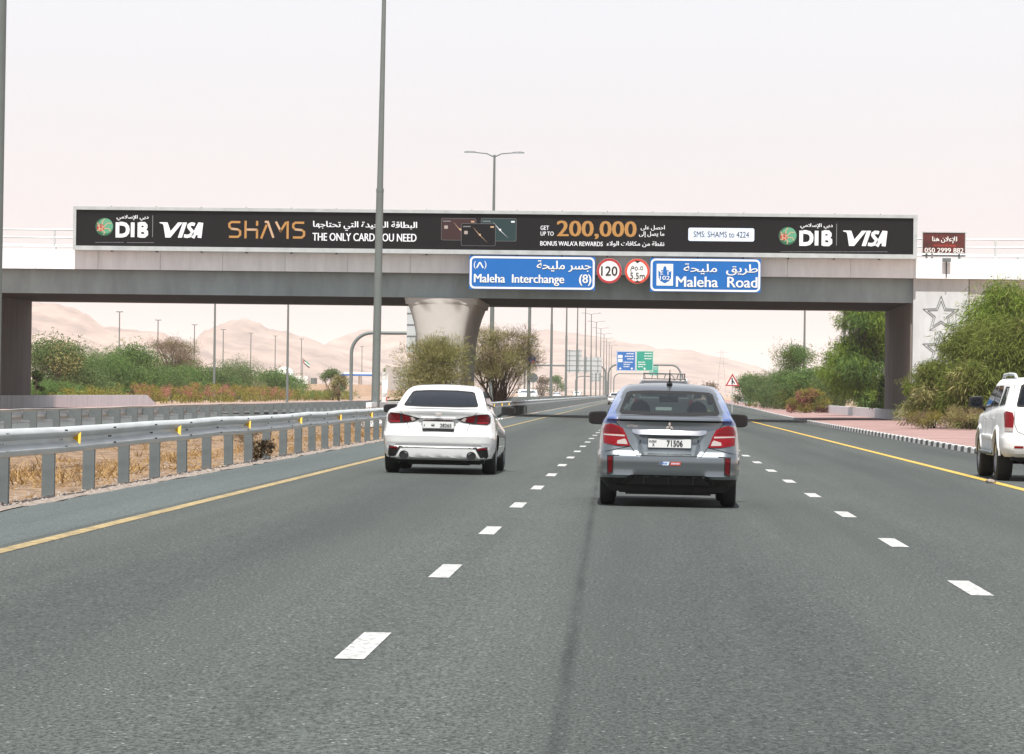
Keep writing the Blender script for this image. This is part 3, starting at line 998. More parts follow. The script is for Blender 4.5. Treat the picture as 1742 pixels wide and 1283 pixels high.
for (x0, y0, x1, y1, nm, lab) in ((798, 436, 1012.5, 493, 'interchange', 'long blue direction sign reading Maleha Interchange (8) hung on the grey bridge girder'),
                                 (1106, 440, 1294, 497, 'road', 'blue direction sign reading Maleha Road with a white route badge on the bridge girder')):
    sg = tag(empty('direction_sign', (0, 0, 0)), lab, 'road sign', 'blue signs hung on the overpass')
    a, b, c, d = pbox(x0, y0, x1, y1, YG)
    plate(sg, rrect(a, b, c, d, 0.04, 2), 0.04, M['blue'])
    mb = MB()
    mb.ring(rrect(a + .03, b + .03, c - .03, d - .03, 0.26, 6), rrect(a + .13, b + .13, c - .13, d - .13, 0.17, 6), YG - 0.008, YG - 0.001)
    mb.build('border', M['paper'], sg)
    carriers(sg, a, c, b, d)
    lw = MB()
    if nm == 'interchange':
        LG(A('جسر مليحة'), 913, 443.5, 1006, 463, 0, 0.01)
        LG('Maleha  Interchange', 806, 467, 960, 486, 0, 0.012)
        LG('(8)', 985, 467, 1006, 486.5, 0, 0.012)
        LG('(', 806, 444, 809.5, 458); LG(')', 824, 444, 827.5, 458)
        q = pbox(811, 447, 822, 456, YG)
        lw.stroke([(q[0], q[1]), (lerp(q[0], q[2], .42), q[3]), (lerp(q[0], q[2], .55), q[3]), (q[2], q[1])], 0.07, YG - 0.010)
        lw.build('lettering', M['paper'], sg)
    else:
        LG(A('طريق  مليحة'), 1163, 449, 1289, 468.5, 0, 0.01)
        LG('Maleha  Road', 1150, 471, 1288.5, 489, 0, 0.014)
        q = pbox(1117, 449, 1145, 486, YG)
        lw.flat([(q[0], q[1]), (q[2], q[1]), (q[2], q[3]), (q[0], q[3])], YG - 0.006, 0)
        def e(u, v): return (lerp(q[0], q[2], u), lerp(q[1], q[3], v))
        lw.flat([e(*p) for p in ((.12, .36), (.22, .22), (.5, .10), (.78, .22), (.88, .36), (.90, .70), (.78, .62), (.72, .72), (.62, .70), (.58, .86), (.5, .90), (.42, .86), (.38, .70), (.28, .72), (.22, .62), (.10, .70))], YG - 0.008, 1)
        LGq = lambda s, u0, v0, u1, v1: lw.text(s, *e(u0, v0), *e(u1, v1), YG - 0.012, 0, 0.01)
        LGq('E', .24, .50, .40, .66); LGq('1', .66, .50, .72, .66); LGq('102', .2, .26, .8, .45)
        lw.build('lettering', [M['paper'], M['blue']], sg)
for (cx_, cy_, r_, lab, kind) in ((1036.5, 461, 21.3, 'round red-ringed speed limit sign reading 120 on the bridge girder', 'speed'),
                                  (1084, 461.5, 21.3, 'round red-ringed clearance sign reading 5.5m between the speed limit and Maleha Road sign', 'height')):
    sg = tag(empty('round_sign', (0, 0, 0)), lab, 'road sign', 'round signs hung on the overpass')
    X0, Z0 = PX(cx_, cy_, YG)
    rr_ = r_ * YG / FPX
    plate(sg, circle(X0, Z0, rr_, 40), 0.04, M['paper'])
    mb = MB()
    mb.ring(circle(X0, Z0, rr_ - 0.005, 40), circle(X0, Z0, rr_ * 0.81, 40), YG - 0.008, YG - 0.001)
    mb.build('border', M['red'] if kind == 'speed' else M['redb'], sg)
    carriers(sg, X0 - 0.3, X0 + 0.3, Z0 - 0.5, Z0 + 0.5)
    lw = MB()
    if kind == 'speed':
        LG('120', 1022.5, 453, 1050.5, 469, 0, 0.01)
    else:
        LG('٥', 1089, 453, 1094, 459.5); LG('٥', 1080, 453.5, 1085, 460)
        q = pbox(1086.3, 458, 1087.8, 459.5, YG); lw.flat(circle((q[0] + q[2]) / 2, (q[1] + q[3]) / 2, 0.028, 8), YG - 0.01)
        LG(A('م'), 1072.5, 453, 1079, 463)
        LG('5.5m', 1072, 464, 1097, 474.5, 0, 0.002)
        for s_, cy2 in ((1, 445.6), (-1, 479.0)):
            X1, Z1 = PX(1084.5, cy2, YG)
            lw.flat([(X1 - .17, Z1 + s_ * .06), (X1, Z1 - s_ * .07), (X1 + .17, Z1 + s_ * .06)], YG - 0.012)
    lw.build('lettering', M['black'], sg)
# ------------------------------------------------------------------ low walls along the abutments
def wall(name, label, pts, z0, z1, th, m, slope_end=1.0):
    """a wall along points (x, y), its far end sloping down"""
    mb = MB()
    n = len(pts)
    vs = []
    for i, (x, y) in enumerate(pts):
        zt = z1
        vs += [(x - th / 2, y, z0), (x - th / 2, y, zt), (x + th / 2, y, zt), (x + th / 2, y, z0)]
    xe, ye = pts[-1]
    vs += [(xe - th / 2, ye + slope_end, z0), (xe + th / 2, ye + slope_end, z0)]
    fs = []
    for i in range(n - 1):
        for k in range(3):
            a = i * 4 + k
            fs.append((a, a + 1, a + 5, a + 4)[::-1])
    fs.append((0, 1, 2, 3)[::-1])
    e_ = (n - 1) * 4
    fs += [(e_ + 1, e_ + 2, 4 * n + 1, 4 * n)[::-1], (e_, e_ + 1, 4 * n), (e_ + 2, e_ + 3, 4 * n + 1)]
    mb.add(vs, fs)
    o = mb.build(name, m)
    bpy.context.view_layer.update()
    return tag(o, label, 'wall')


wall('low_wall', 'low pale concrete wall along the right pavement under the overpass', [(14.15, 172), (14.15, 272)], 0.0, 0.66, 0.25, M['wallwhite'], 3.0)
wall('low_wall', 'low pale concrete wall on the far left of the highway with a sloping end', [(-35.6, 175), (-35.6, 256)], 0.0, 0.85, 0.3, M['wallwhite'], 6.0)

# ------------------------------------------------------------------ guardrails
W = [(0.0, .86), (.025, .865), (.055, .85), (.083, .81), (.083, .785), (.05, .755), (.012, .73), (.012, .685), (.05, .66), (.083, .63), (.083, .605), (.055, .565), (.025, .55), (0.0, .555)]


def guardrail(label, X, side, y0, y1, step, zb, bracket_d, reflectors, name='guardrail'):
    """W-beam facing +x (side=1) or -x (side=-1) on C-section posts"""
    root = tag(empty(name, (X, 0, zb)), label, 'guardrail')
    mb = MB()
    ys = []
    y = y0
    while y < y1:
        ys.append(y)
        y += 4.0 if y < 300 else 40.0
    ys.append(y1)
    rr = random.Random(5)
    jit = [(rr.uniform(-.012, .012), rr.uniform(-.012, .012)) for _ in ys]
    n = len(W)
    vs = []
    for yy, (jx, jz) in zip(ys, jit):
        vs += [(side * (a + jx), yy, z + jz - 0.02) for a, z in W]
        vs += [(side * (a + jx) - side * 0.012, yy, z + jz - 0.02) for a, z in W]
    fs = []
    for i in range(len(ys) - 1):
        for k in range(n - 1):
            a = i * 2 * n + k
            f = (a, a + 1, a + 1 + 2 * n, a + 2 * n)
            g = tuple(q + n for q in f)
            fs += ([f, g[::-1]] if side > 0 else [f[::-1], g])
    for k in range(n - 1):
        fs.append((k, k + 1, k + 1 + n, k + n))
    mb.add(vs, fs)
    mb.build('rail', M['galv'], root, smooth=50)
    if reflectors:                                # lapped joints with bolt heads
        mb = MB()
        for yy in ys[2:40]:
            for z_ in (.815, .62):
                for dy in (-.09, -.03, .05):
                    mb.rbox(0.087, yy + dy, z_ - 0.02, 0.014, 0.03, 0.02, 0.004, seg=1)
            for dy in (-0.1, 0.02, 0.09):
                mb.rbox(0.018, yy + dy, .70 - 0.02, 0.012, 0.035, 0.02, 0.004, seg=1)
        tag(mb.build('bolts', M['black'], root), kind='stuff')
    # posts
    pm = MB()
    bx = -side * bracket_d
    wv, dp, t = 0.15, 0.10, 0.012
    pm.box(-wv / 2, wv / 2, -dp / 2, -dp / 2 + t, -0.3, 0.80)
    pm.box(-wv / 2, -wv / 2 + t, -dp / 2 + t, dp / 2, -0.3, 0.80)
    pm.box(wv / 2 - t, wv / 2, -dp / 2 + t, dp / 2, -0.3, 0.80)
    x0_, x1_ = sorted((side * .0755, side * (bracket_d - .012)))
    if x1_ - x0_ > .02: pm.box(x0_, x1_, -.05, .05, .60, .80)
    p0 = pm.build('post', M['galv_dull'], root)
    p0.location = (bx, y0 + 1.0, 0)
    ys2 = []
    y = y0 + 1.0 + step
    while y < y1:
        ys2.append(y)
        y += step
    vis = [q for q in ys2 if q > 30][:96]
    for yy in vis:
        c = p0.copy(); C.objects.link(c); c.parent = root
        c.location = (bx, yy, 0)
        c.rotation_euler = (rr.uniform(-.015, .015), rr.uniform(-.012, .012), rr.uniform(-.05, .05))
    rest = [q for q in ys2 if q > vis[-1]]
    mb = MB()
    for yy in rest:
        mb.box(bx - 0.075, bx + 0.075, yy - .05, yy + .05, -0.2, 0.80)
    if rest:
        tag(mb.build('distant_posts', M['galv_dull'], root), kind='stuff')
    if reflectors:
        base = None
        y = reflectors[0]
        while y < 200:
            if base is None:
                m_ = MB()
                m_.add([(0.02, -0.075, 0.705), (0.088, -0.02, 0.795), (0.088, -0.02, 0.615), (0.10, 0.01, 0.80), (0.10, 0.01, 0.61), (0.02, 0.06, 0.705)],
                       [(0, 1, 2)[::-1], (0, 1, 3, 5), (0, 5, 4, 2), (1, 2, 4, 3), (3, 4, 5)])
                # a plate standing across the trough, facing traffic
                m_ = MB()
                m_.add([(0.022, -0.03, 0.69), (0.122, 0.0, 0.765), (0.122, -0.06, 0.615), (0.022, -0.015, 0.69), (0.122, 0.015, 0.765), (0.122, -0.045, 0.615)],
                       [(0, 2, 1), (3, 4, 5), (0, 1, 4, 3), (1, 2, 5, 4), (2, 0, 3, 5)])
                base = m_.build('reflector', M['yellow'], root)
                base.location = (0, y, 0)
            else:
                c = base.copy(); C.objects.link(c); c.parent = root; c.location = (0, y, 0)
            y += 9.6
    return root


guardrail('long galvanised guardrail with yellow triangle reflectors beside the left lane', -7.0, 1, 22.9, 900, 3.13, 0.05, 0.09, (43.8,))
guardrail('second galvanised guardrail across the sandy median, seen from its back', -13.45, -1, 42, 900, 3.13, 0.03, 0.24, None)

# ------------------------------------------------------------------ concrete barrier under the lamp post
def barrier(label, x, y0, y1, h, name='concrete_barrier'):
    mb = MB()
    prof = [(-.30, 0), (-.30, .12), (-.14, .32), (-.10, h), (.10, h), (.14, .32), (.30, .12), (.30, 0)]
    n = len(prof)
    ys = [y0]
    while ys[-1] + 3 < y1: ys.append(ys[-1] + 3)
    for a in ys:
        vs = [(x + p, a + 0.01, z) for p, z in prof] + [(x + p, a + 2.98, z) for p, z in prof]
        mb.add(vs, [(k, k + 1, n + k + 1, n + k) for k in range(n - 1)] + [tuple(range(n))[::-1], tuple(range(n, 2 * n))])
    return tag(mb.build(name, M['wallwhite']), label, 'barrier')
barrier('white concrete barrier carrying the lamp post in front of the overpass', -10.2, 134, 162, 0.92)
barrier('white concrete barrier beyond the overpass in the median, right of the pale sedan', -10.2, 224, 260, 0.9)

# ------------------------------------------------------------------ lamp posts
def make_lamp(y, lean=0.0, x=-10.2, base=0.0, name='lamp_post'):
    root = empty(name, (x, y, base), 0, lean)
    H = 17.6 - base
    mb = MB()
    mb.tube([(0, 0, -0.1), (0, 0, 3.0), (0, 0, 9.0)], [0.165, 0.155, 0.14], 16)
    mb.tube([(0, 0, 9.0), (0, 0, 9.12)], [0.15, 0.15], 16)
    mb.tube([(0, 0, 9.12), (0, 0, H - 0.1)], [0.12, 0.075], 16)
    mb.build('pole', M['pole'], root, smooth=40)
    mb = MB(); mb.box(-0.05, 0.05, -0.171, -0.158, 0.7, 1.3); mb.build('access_door', M['galv_dull'], root)
    for s in (-1, 1):
        mb = MB()
        mb.tube([(0, 0, H - 0.25), (s * 0.5, 0, H - 0.02), (s * 1.35, 0, H + 0.06)], [0.045, 0.04, 0.035], 8)
        a = mb.build('arm', M['pole'], root, smooth=60)
        mb = MB()
        vs = []
        for u, hw, hz in ((1.25, .07, .05), (1.4, .15, .07), (1.8, .17, .08), (2.05, .10, .05)):
            vs += [(s * u, -hw, H + .03), (s * u, hw, H + .03), (s * u, hw * .7, H + .03 + hz * 1.4), (s * u, -hw * .7, H + .03 + hz * 1.4)]
        fs = []
        for i in range(3):
            for k in range(4):
                f = (i * 4 + k, i * 4 + (k + 1) % 4, (i + 1) * 4 + (k + 1) % 4, (i + 1) * 4 + k)
                fs.append(f if s > 0 else f[::-1])
        fs += [(0, 1, 2, 3), (12, 13, 14, 15)]
        mb.add(vs, fs)
        mb.build('lamp_head', M['galv_dull'], a)
    return root

GL = 'lamp posts along the median'
lp = make_lamp(56.4, 0.006, -10.34)
tag(lp, 'nearest lamp post, a thick grey pole cut by the left edge of the photo', 'lamp post', GL)
mb = MB(); mb.box(-0.10, 0.115, -0.19, -0.175, 1.75, 2.12); mb.box(-.08, .11, -.19, -.175, 4.05, 4.35)
mb.build('number_plate', M['paper'], lp)
lp.children[-1].location = (0.02, 0, 0)
l2 = copy_tree(lp)
for ch in list(l2.children):
    if ch.name.startswith('number_plate'):
        bpy.data.objects.remove(ch)
l2.location = (-10.2, 137, 0.0)
l2.rotation_euler = (0, 0.009, 0)
tag(l2, 'tall grey lamp post on the white barrier in front of the overpass', 'lamp post', GL)
ordn = ['first lamp post beyond the overpass, its double arm standing above the billboard', 'second lamp post beyond the overpass, right of the thorny tree',
        'third lamp post beyond the overpass', 'fourth lamp post beyond the overpass', 'fifth lamp post beyond the overpass', 'sixth lamp post beyond the overpass, top just under the deck',
        'seventh lamp post beyond the overpass', 'eighth lamp post beyond the overpass', 'ninth lamp post beyond the overpass, small in the haze', 'tenth lamp post beyond the overpass, small in the haze',
        'eleventh lamp post beyond the overpass, small in the haze', 'twelfth lamp post beyond the overpass, tiny in the haze', 'farthest lamp post of the median row, tiny in the haze']
for i, lab in enumerate(ordn):
    y = 243 + 81 * i
    c = copy_tree(l2)
    c.location = (-10.2, y, 0)
    c.rotation_euler = (0, rnd.uniform(-.003, .005), 0)
    tag(c, lab, 'lamp post', GL)
# lamp posts of the side roads
def make_side_lamp(x, y, H, both, label, group):
    root = tag(empty('street_lamp', (x, y, 0)), label, 'street lamp', group)
    mb = MB(); mb.tube([(0, 0, -.1), (0, 0, H)], [0.13, 0.08] if both else [0.10, 0.07], 8); mb.build('pole', M['pole'], root, smooth=60)
    hl = 1.9 if both else .42
    for s in (-1, 1):
        mb = MB(); mb.box(min(s * .02, s * hl), max(s * .02, s * hl), -.06, .06, H - .02, H + .08); mb.build('lamp_head', M['galv_dull'], root)
    return root
GS = 'thin street lamps on the left'
for px, top, Y, lab in ((203.5, 531, 430, 'thin street lamp standing in the green bushes near the left abutment'), (269, 545, 470, 'thin street lamp behind the dry brown tree'),
                        (331, 553, 520, 'thin street lamp right of the dry brown tree'), (366.5, 470, 330, 'tall dark street lamp whose top is hidden by the overpass, left one of two'),
                        (380, 561, 560, 'thin street lamp close behind the left tall dark pole'), (427, 567, 600, 'thin street lamp in front of the middle of the pointed hill'),
                        (468.5, 572, 640, 'thin street lamp left of the right tall dark pole'), (491, 470, 330, 'tall dark street lamp whose top is hidden by the overpass, right one of two'),
                        (513, 577, 680, 'thin street lamp beside the small flag'), (616, 590, 760, 'thin street lamp inside the arch of the near gantry')):
    p = at(px, top, Y)
    make_side_lamp(p.x, Y, p.z, top < 500, lab, GS)
for px, top, Y, lab in ((1369.5, 500, 330, 'grey lamp post rising behind the bushes on the right'), (1437, 505, 300, 'grey lamp post hidden in the tall green tree on the right')):
    p = at(px, top, Y)
    make_side_lamp(p.x, Y, p.z, True, lab, 'lamp posts on the right')

# ------------------------------------------------------------------ sign gantries
def arc_pipe(x0, x1, y, zt, rad, r, both=True, n=8):
    pts = [(x0, y, -0.2), (x0, y, zt - rad)]
    s = 1 if x1 > x0 else -1
    for k in range(1, n + 1):
        a = math.pi / 2 * k / n
        pts.append((x0 + s * rad * (1 - math.cos(a)), y, zt - rad + rad * math.sin(a)))
    if both:
        for k in range(0, n + 1):
            a = math.pi / 2 * (1 - k / n)
            pts.append((x1 - s * rad * (1 - math.cos(a)), y, zt - rad + rad * math.sin(a)))
        pts.append((x1, y, -0.2))
    else:
        pts.append((x1, y, zt))
    return pts

GG = 'arched sign gantries'
def gantry(label, x0, x1, Y, zt, rad, r, signs, lab_back, both=True):
    g = tag(empty('sign_gantry', (0, Y, 0)), label, 'gantry', GG)
    mb = MB(); mb.tube(arc_pipe(x0, x1, 0, zt, rad, r, both), r, 12); mb.build('arch', M['pole'], g, smooth=60)
    for sx0, sx1, sz0, sz1, m, lab in signs:
        sg = tag(empty('direction_sign', (0, Y - r - 0.15, 0)), lab, 'road sign')
        mb = MB(); mb.box(sx0, sx1, 0, 0.06, sz0, sz1); mb.build('panel', m, sg)
        if m is M['galv']:
            mb = MB()
            k = sz0 + .4
            while k < sz1:
                mb.box(sx0, sx1, -0.05, -0.003, k, k + .07); k += 1.1
            for f in (.2, .8):
                xx = lerp(sx0, sx1, f); mb.box(xx - .06, xx + .06, -0.12, -0.051, sz0 - .15, sz1 + .15)
            mb.build('stiffener', M['galv_dull'], sg)
        else:
            mb = MB()
            mb.ring(rrect(sx0 + .05, sz0 + .05, sx1 - .05, sz1 - .05, .2, 3), rrect(sx0 + .15, sz0 + .15, sx1 - .15, sz1 - .15, .15, 3), -0.012, -0.002)
            mb.build('border', M['paper'], sg)
            mb = MB()
            rr = random.Random(int(sx0 * 7) + 3)
            W_, H_ = sx1 - sx0, sz1 - sz0
            for right in (True, False):          # lines of lettering too small to read
                for k in range(3):
                    l_ = rr.uniform(.28, .48) * W_
                    zc = sz1 - H_ * (.13 + .13 * k) if right else sz0 + H_ * (.44 - .11 * k)
                    u = sx1 - .4 - l_ if right else sx0 + (.5 if m is M['green'] else 1.6)
                    e_ = u + l_
                    while u < e_:
                        v = min(e_, u + rr.uniform(.18, .5))
                        mb.flat([(u, zc - H_ * .022), (v, zc - H_ * .022), (v, zc + H_ * .022), (u, zc + H_ * .022)], -0.015)
                        u = v + .09
            if m is M['blue']:
                for fz in (.72, .52):
                    mb.flat(rrect(sx0 + .35, sz0 + H_ * (fz - .08), sx0 + 1.35, sz0 + H_ * (fz + .08), .1, 2), -0.015)
            for f in ((.2, .8) if m is M['blue'] else (.5,)):
                xx = lerp(sx0, sx1, f)
                mb.flat([(xx - .32, sz0 + .62), (xx, sz0 + .25), (xx + .32, sz0 + .62)], -0.015)
                mb.box(xx - .08, xx + .08, -0.016, -0.004, sz0 + .6, sz0 + .85)
            mb.build('lettering', M['paper'], sg)
    return g

def gx_(px, Y): return at(px, 669, Y).x
def gz_(py, Y, px=1090): return at(px, py, Y).z
gantry('near pale arched pipe gantry over the opposite carriageway, partly hidden by the bridge pier', gx_(597, 345), gx_(786, 345), 345, 6.95, 2.0, 0.17,
       [(gx_(691, 345), gx_(774, 345), gz_(599, 345, 720), gz_(512, 345, 720), M['galv'], 'grey back of a tall sign panel showing left of the bridge pier')], '', False)
gantry('distant arched gantry over the opposite carriageway with grey sign backs', -26, gx_(1031, 800) - .2, 800, gz_(623.5, 800), 1.6, 0.20,
       [(gx_(963, 800), gx_(989, 800), gz_(635, 800), gz_(597, 800), M['galv'], 'left taller grey sign back on the distant gantry'),
        (gx_(990, 800), gx_(1023, 800), gz_(635, 800), gz_(609, 800), M['galv'], 'right lower grey sign back on the distant gantry')], '')
gantry('distant arched gantry over our carriageway carrying blue and green signs', gx_(1034.5, 802), gx_(1157.5, 802), 802, gz_(620.5, 802), 2.2, 0.20,
       [(gx_(1048, 800), gx_(1081, 800), gz_(631.5, 800), gz_(597.5, 800), M['blue'], 'blue direction sign on the distant gantry ahead'),
        (gx_(1081.3, 800), gx_(1111, 800), gz_(631.5, 800), gz_(596.5, 800), M['green'], 'large green direction sign beside the blue one on the distant gantry')], '')
gantry('farthest arched gantry over our carriageway, faint behind the green sign', gx_(1044, 1300), gx_(1147, 1300), 1300, gz_(636, 1300), 2.2, 0.20,
       [(gx_(1103.5, 1295), gx_(1120, 1295), gz_(638.5, 1295), gz_(621, 1295), M['green'], 'small far green sign low behind the large green one')], '')
gantry('farthest faint arched gantry over the opposite carriageway', gx_(979, 1305), gx_(1032, 1305), 1305, gz_(641.5, 1305), 2.0, 0.20,
       [(gx_(1003, 1300), gx_(1022, 1300), gz_(650, 1300), gz_(632, 1300), M['galv'], 'grey sign back on the farthest gantry over the opposite carriageway')], '')

# ------------------------------------------------------------------ small signs
def round_back(px, py, r, Y, label):
    p = at(px, py, Y)
    g = tag(empty('round_sign', (p.x, Y, 0)), label, 'road sign')
    mb = MB(); mb.prism(circle(0, p.z, r, 24), 0, 0.03); mb.build('panel', M['galv_dull'], g)
    mb = MB(); mb.box(-.04, .04, 0.031, .10, -.1, p.z + .2); mb.box(-r * .8, r * .8, -0.03, -0.002, p.z - .05, p.z + .05); mb.build('post', M['pole'], g)
round_back(907, 643, 0.43, 322, 'grey back of a round sign low on the lamp post right of the thorny tree')
for px, py, w_, h_, m, m2, lab in ((905, 580, .45, .62, 'galv', 'white', 'small grey plate high on the lamp post right of the thorny tree'), (904.5, 613, .72, .62, 'blue', 'redb', 'small blue and red square sign on the lamp post behind the thorny tree')):
    p = at(px, py, 323)
    g = tag(empty('square_sign', (p.x, 323, 0)), lab, 'sign')
    mb = MB(); mb.box(-w_ / 2, w_ / 2, 0, .03, p.z - h_ / 2, p.z + h_ / 2); mb.build('panel', M[m], g)
    mb = MB(); mb.flat([(-w_ * .4, p.z - h_ * .4), (w_ * .4, p.z - h_ * .4), (w_ * .4, p.z + h_ * .05)], -.006); mb.build('emblem', M[m2], g)
    mb = MB(); mb.box(-w_ / 2, .9, 0.031, .07, p.z - .04, p.z + .04) if False else mb.box(-.05, .05, 0.031, .5, p.z - .04, p.z + .04); mb.build('bracket', M['galv_dull'], g)
# warning triangle on the right
p = at(1246, 645.5, 300)
g = tag(empty('warning_sign', (p.x, 300, 0)), 'red-bordered triangular warning sign on a thin post beside the right bushes', 'road sign')
hz = 0.58
tri = lambda s: [(-s, p.z - .55 - (s - hz) * .55), (s, p.z - .55 - (s - hz) * .55), (0, p.z + .48 + (s - hz) * 1.2)]
mb = MB(); mb.prism(tri(.60), 0, .03); mb.build('panel', M['paper'], g)
mb = MB(); mb.ring(tri(.595), tri(.42), -.008, -.001); mb.build('border', M['red'], g)
mb = MB(); mb.stroke([(-.02, p.z - .42), (-.02, p.z + .12)], .11, -.010); mb.stroke([(.20, p.z - .36), (.0, p.z - .08)], .09, -.012); mb.build('symbol', M['black'], g)
mb = MB(); mb.tube([(0, .06, -.1), (0, .06, p.z - .3)], .035, 8); mb.build('post', M['galv'], g)
# banner by the foot of the second lamp post
p = at(655, 655, 150)
g = tag(empty('feather_banner', (p.x, 150, 0)), 'narrow white and red upright banner right of the foot of the near lamp post', 'banner')
mb = MB(); mb.tube([(-.14, 0, 0), (-.14, 0, 2.15), (-.08, 0, 2.22)], .015, 6); mb.build('pole', M['galv'], g)
mb = MB()
vs = []
for k in range(9):
    t = k / 8; z = .75 + 1.4 * t
    wv = .03 * math.sin(k * 1.3)
    vs += [(-.12, wv, z), (.04, wv * 2 + .02, z), (.02 + .12 * (0.4 + .6 * t), wv, z)]
mb.add(vs, [(3 * i + j, 3 * i + j + 1, 3 * i + j + 4, 3 * i + j + 3) for i in range(8) for j in range(2)])
mb.m = [1 if i < 5 and i % 2 else 0 for i in range(len(mb.f))]
mb.build('cloth', [M['paper'], M['redb']], g)
# flag on a pole far left
p = at(515, 613, 520)
g = tag(empty('flagpole', (p.x, 520, 0)), 'small flagpole with a red, white, green and black flag before the hills', 'flagpole')
mb = MB(); mb.tube([(0, 0, 0), (0, 0, p.z + .4)], .05, 8); mb.build('pole', M['pole'], g)
mb = MB()
vs, fs, k_ = [], [], 0
for i in range(7):
    for j in range(4):
        vs.append((0.1 + i * .15, .10 * math.sin(i * 1.1), p.z + .2 - j * .22 - i * .12))
for i in range(6):
    for j in range(3):
        mb.add([vs[i * 4 + j], vs[i * 4 + j + 1], vs[i * 4 + j + 5], vs[i * 4 + j + 4]], [(0, 1, 2, 3)], 0 if i == 0 else j + 1)
mb.build('flag', [M['red'], M['green'], M['paper'], M['black']], g)
# filling station and boundary walls far left
def px_box(name, label, cat, x0, y0, x1, y1, Y, depth, m, parts=()):
    a, d = at(x0, y0, Y), at(x1, y1, Y)
    mb = MB(); mb.box(a.x, d.x, Y, Y + depth, d.z, a.z)
    return tag(mb.build(name, m), label, cat), a, d
fsn = tag(empty('filling_station', (0, 0, 0)), 'filling station canopy with a blue and white edge behind the arch gantry', 'filling station')
a, d = at(577, 633, 560), at(646, 642.5, 560)
mb = MB(); mb.box(a.x, d.x, 560, 572, d.z + .25, a.z); mb.build('canopy', M['paper'], fsn)
mb = MB(); mb.box(a.x - .02, d.x + .02, 559.9, 559.98, d.z + .25, lerp(d.z, a.z, .62)); mb.build('blue_band', M['blue'], fsn)
for fx in (.12, .45, .8):
    mb = MB(); xx = lerp(a.x, d.x, fx); mb.box(xx - .2, xx + .2, 564, 564.4, 0, d.z + .248); mb.build('column', M['paper'], fsn)
M['fence'] = mat('corrugated_fence', (0.42, 0.38, 0.34), 0.7, var=0.12, vscale=.8, stretch=(3, 1, .2))
M['bwall'] = mat('beige_block_wall', (0.46, 0.34, 0.25), 0.85, var=0.12, vscale=.6)
px_box('boundary_wall', 'grey corrugated boundary wall left of the bridge pier', 'wall', 656, 624, 712, 665, 420, .3, M['fence'])
px_box('boundary_wall', 'low beige boundary wall behind the filling station', 'wall', 500, 653, 700, 676, 480, .3, M['bwall'])
px_box('boundary_wall', 'low sandy wall of the far compound beyond the green bushes', 'wall', 330, 640, 520, 668, 900, .5, M['bwall'])
# domed tank and pale sheds
g = tag(empty('domed_tank', (0, 0, 0)), 'white domed tank showing above the green bushes left of the flagpole', 'tank')
p = at(485, 650, 620)
mb = MB()
vs, fs = [], []
nn = 16
for j in range(7):
    th = math.pi / 2 * j / 6
    for k in range(nn):
        vs.append((p.x + 1.7 * math.cos(th) * math.cos(k * 2 * math.pi / nn), 620 + 1.7 * math.cos(th) * math.sin(k * 2 * math.pi / nn), 3.6 + 1.7 * math.sin(th)))
for j in range(6):
    for k in range(nn):
        fs.append((j * nn + k, j * nn + (k + 1) % nn, (j + 1) * nn + (k + 1) % nn, (j + 1) * nn + k))
mb.add(vs, fs)
mb.build('dome', M['paper'], g, smooth=80)
mb = MB(); mb.tube([(p.x, 620, -.2), (p.x, 620, 3.6)], 1.7, 16); mb.build('drum', M['paper'], g, smooth=60)
px_box('site_cabin', 'white site cabin half hidden behind the bushes right of the domed tank', 'cabin', 493, 640, 523, 660, 620, 6, M['paper'])
px_box('site_cabin', 'small dark cabin below the small flag', 'cabin', 524, 643, 535, 655, 640, 5, M['galv_dull'])
# pylon, faint
p = at(1228, 596, 5200)
g = tag(empty('power_pylon', (p.x, 5200, 0)), 'faint lattice power pylon in the haze above the triangular sign', 'pylon')
mb = MB()
hp = p.z
for s1, s2 in ((-1, -1), (1, -1), (1, 1), (-1, 1)):
    mb.tube([(s1 * 7, s2 * 7, 0), (s1 * 1.2, s2 * 1.2, hp)], .16, 4)
for k in range(9):
    z = hp * k / 9; z2 = hp * (k + 1) / 9
    w1 = lerp(7, 1.2, k / 9); w2 = lerp(7, 1.2, (k + 1) / 9)
    mb.tube([(-w1, -w1, z), (w2, -w2, z2)], .10, 4); mb.tube([(w1, -w1, z), (-w2, -w2, z2)], .10, 4)
mb.build('lattice', M['galv_dull'], g)
mb = MB()
for z, l_ in ((hp * .95, 9), (hp * .83, 12), (hp * .71, 10)):
    mb.tube([(-l_, 0, z), (l_, 0, z)], .18, 4)
mb.build('crossarms', M['galv_dull'], g)
# far white barrier at the exit on the right
barrier('white concrete barrier of the exit ramp far ahead on the right', 17.3, 560, 640, .9)

# a stone lying on the right edge line
p_ = at(1664, 819, 60)
bm = bmesh.new()
bmesh.ops.create_icosphere(bm, subdivisions=2, radius=0.07)
for v in bm.verts:
    v.co = Vector((v.co.x * 1.3, v.co.y, v.co.z * .6)) * (1 + .35 * mnoise.noise(v.co * 14))
mb = MB()
bm.verts.index_update()
mb.add([(v.co.x + 5.90, v.co.y + 60.4, v.co.z + gz(5.9) + .03) for v in bm.verts], [[v.index for v in f.verts] for f in bm.faces])
bm.free()
tag(mb.build('stone', M['gravel'], smooth=60), 'small dark stone lying on the right yellow edge line', 'stone')
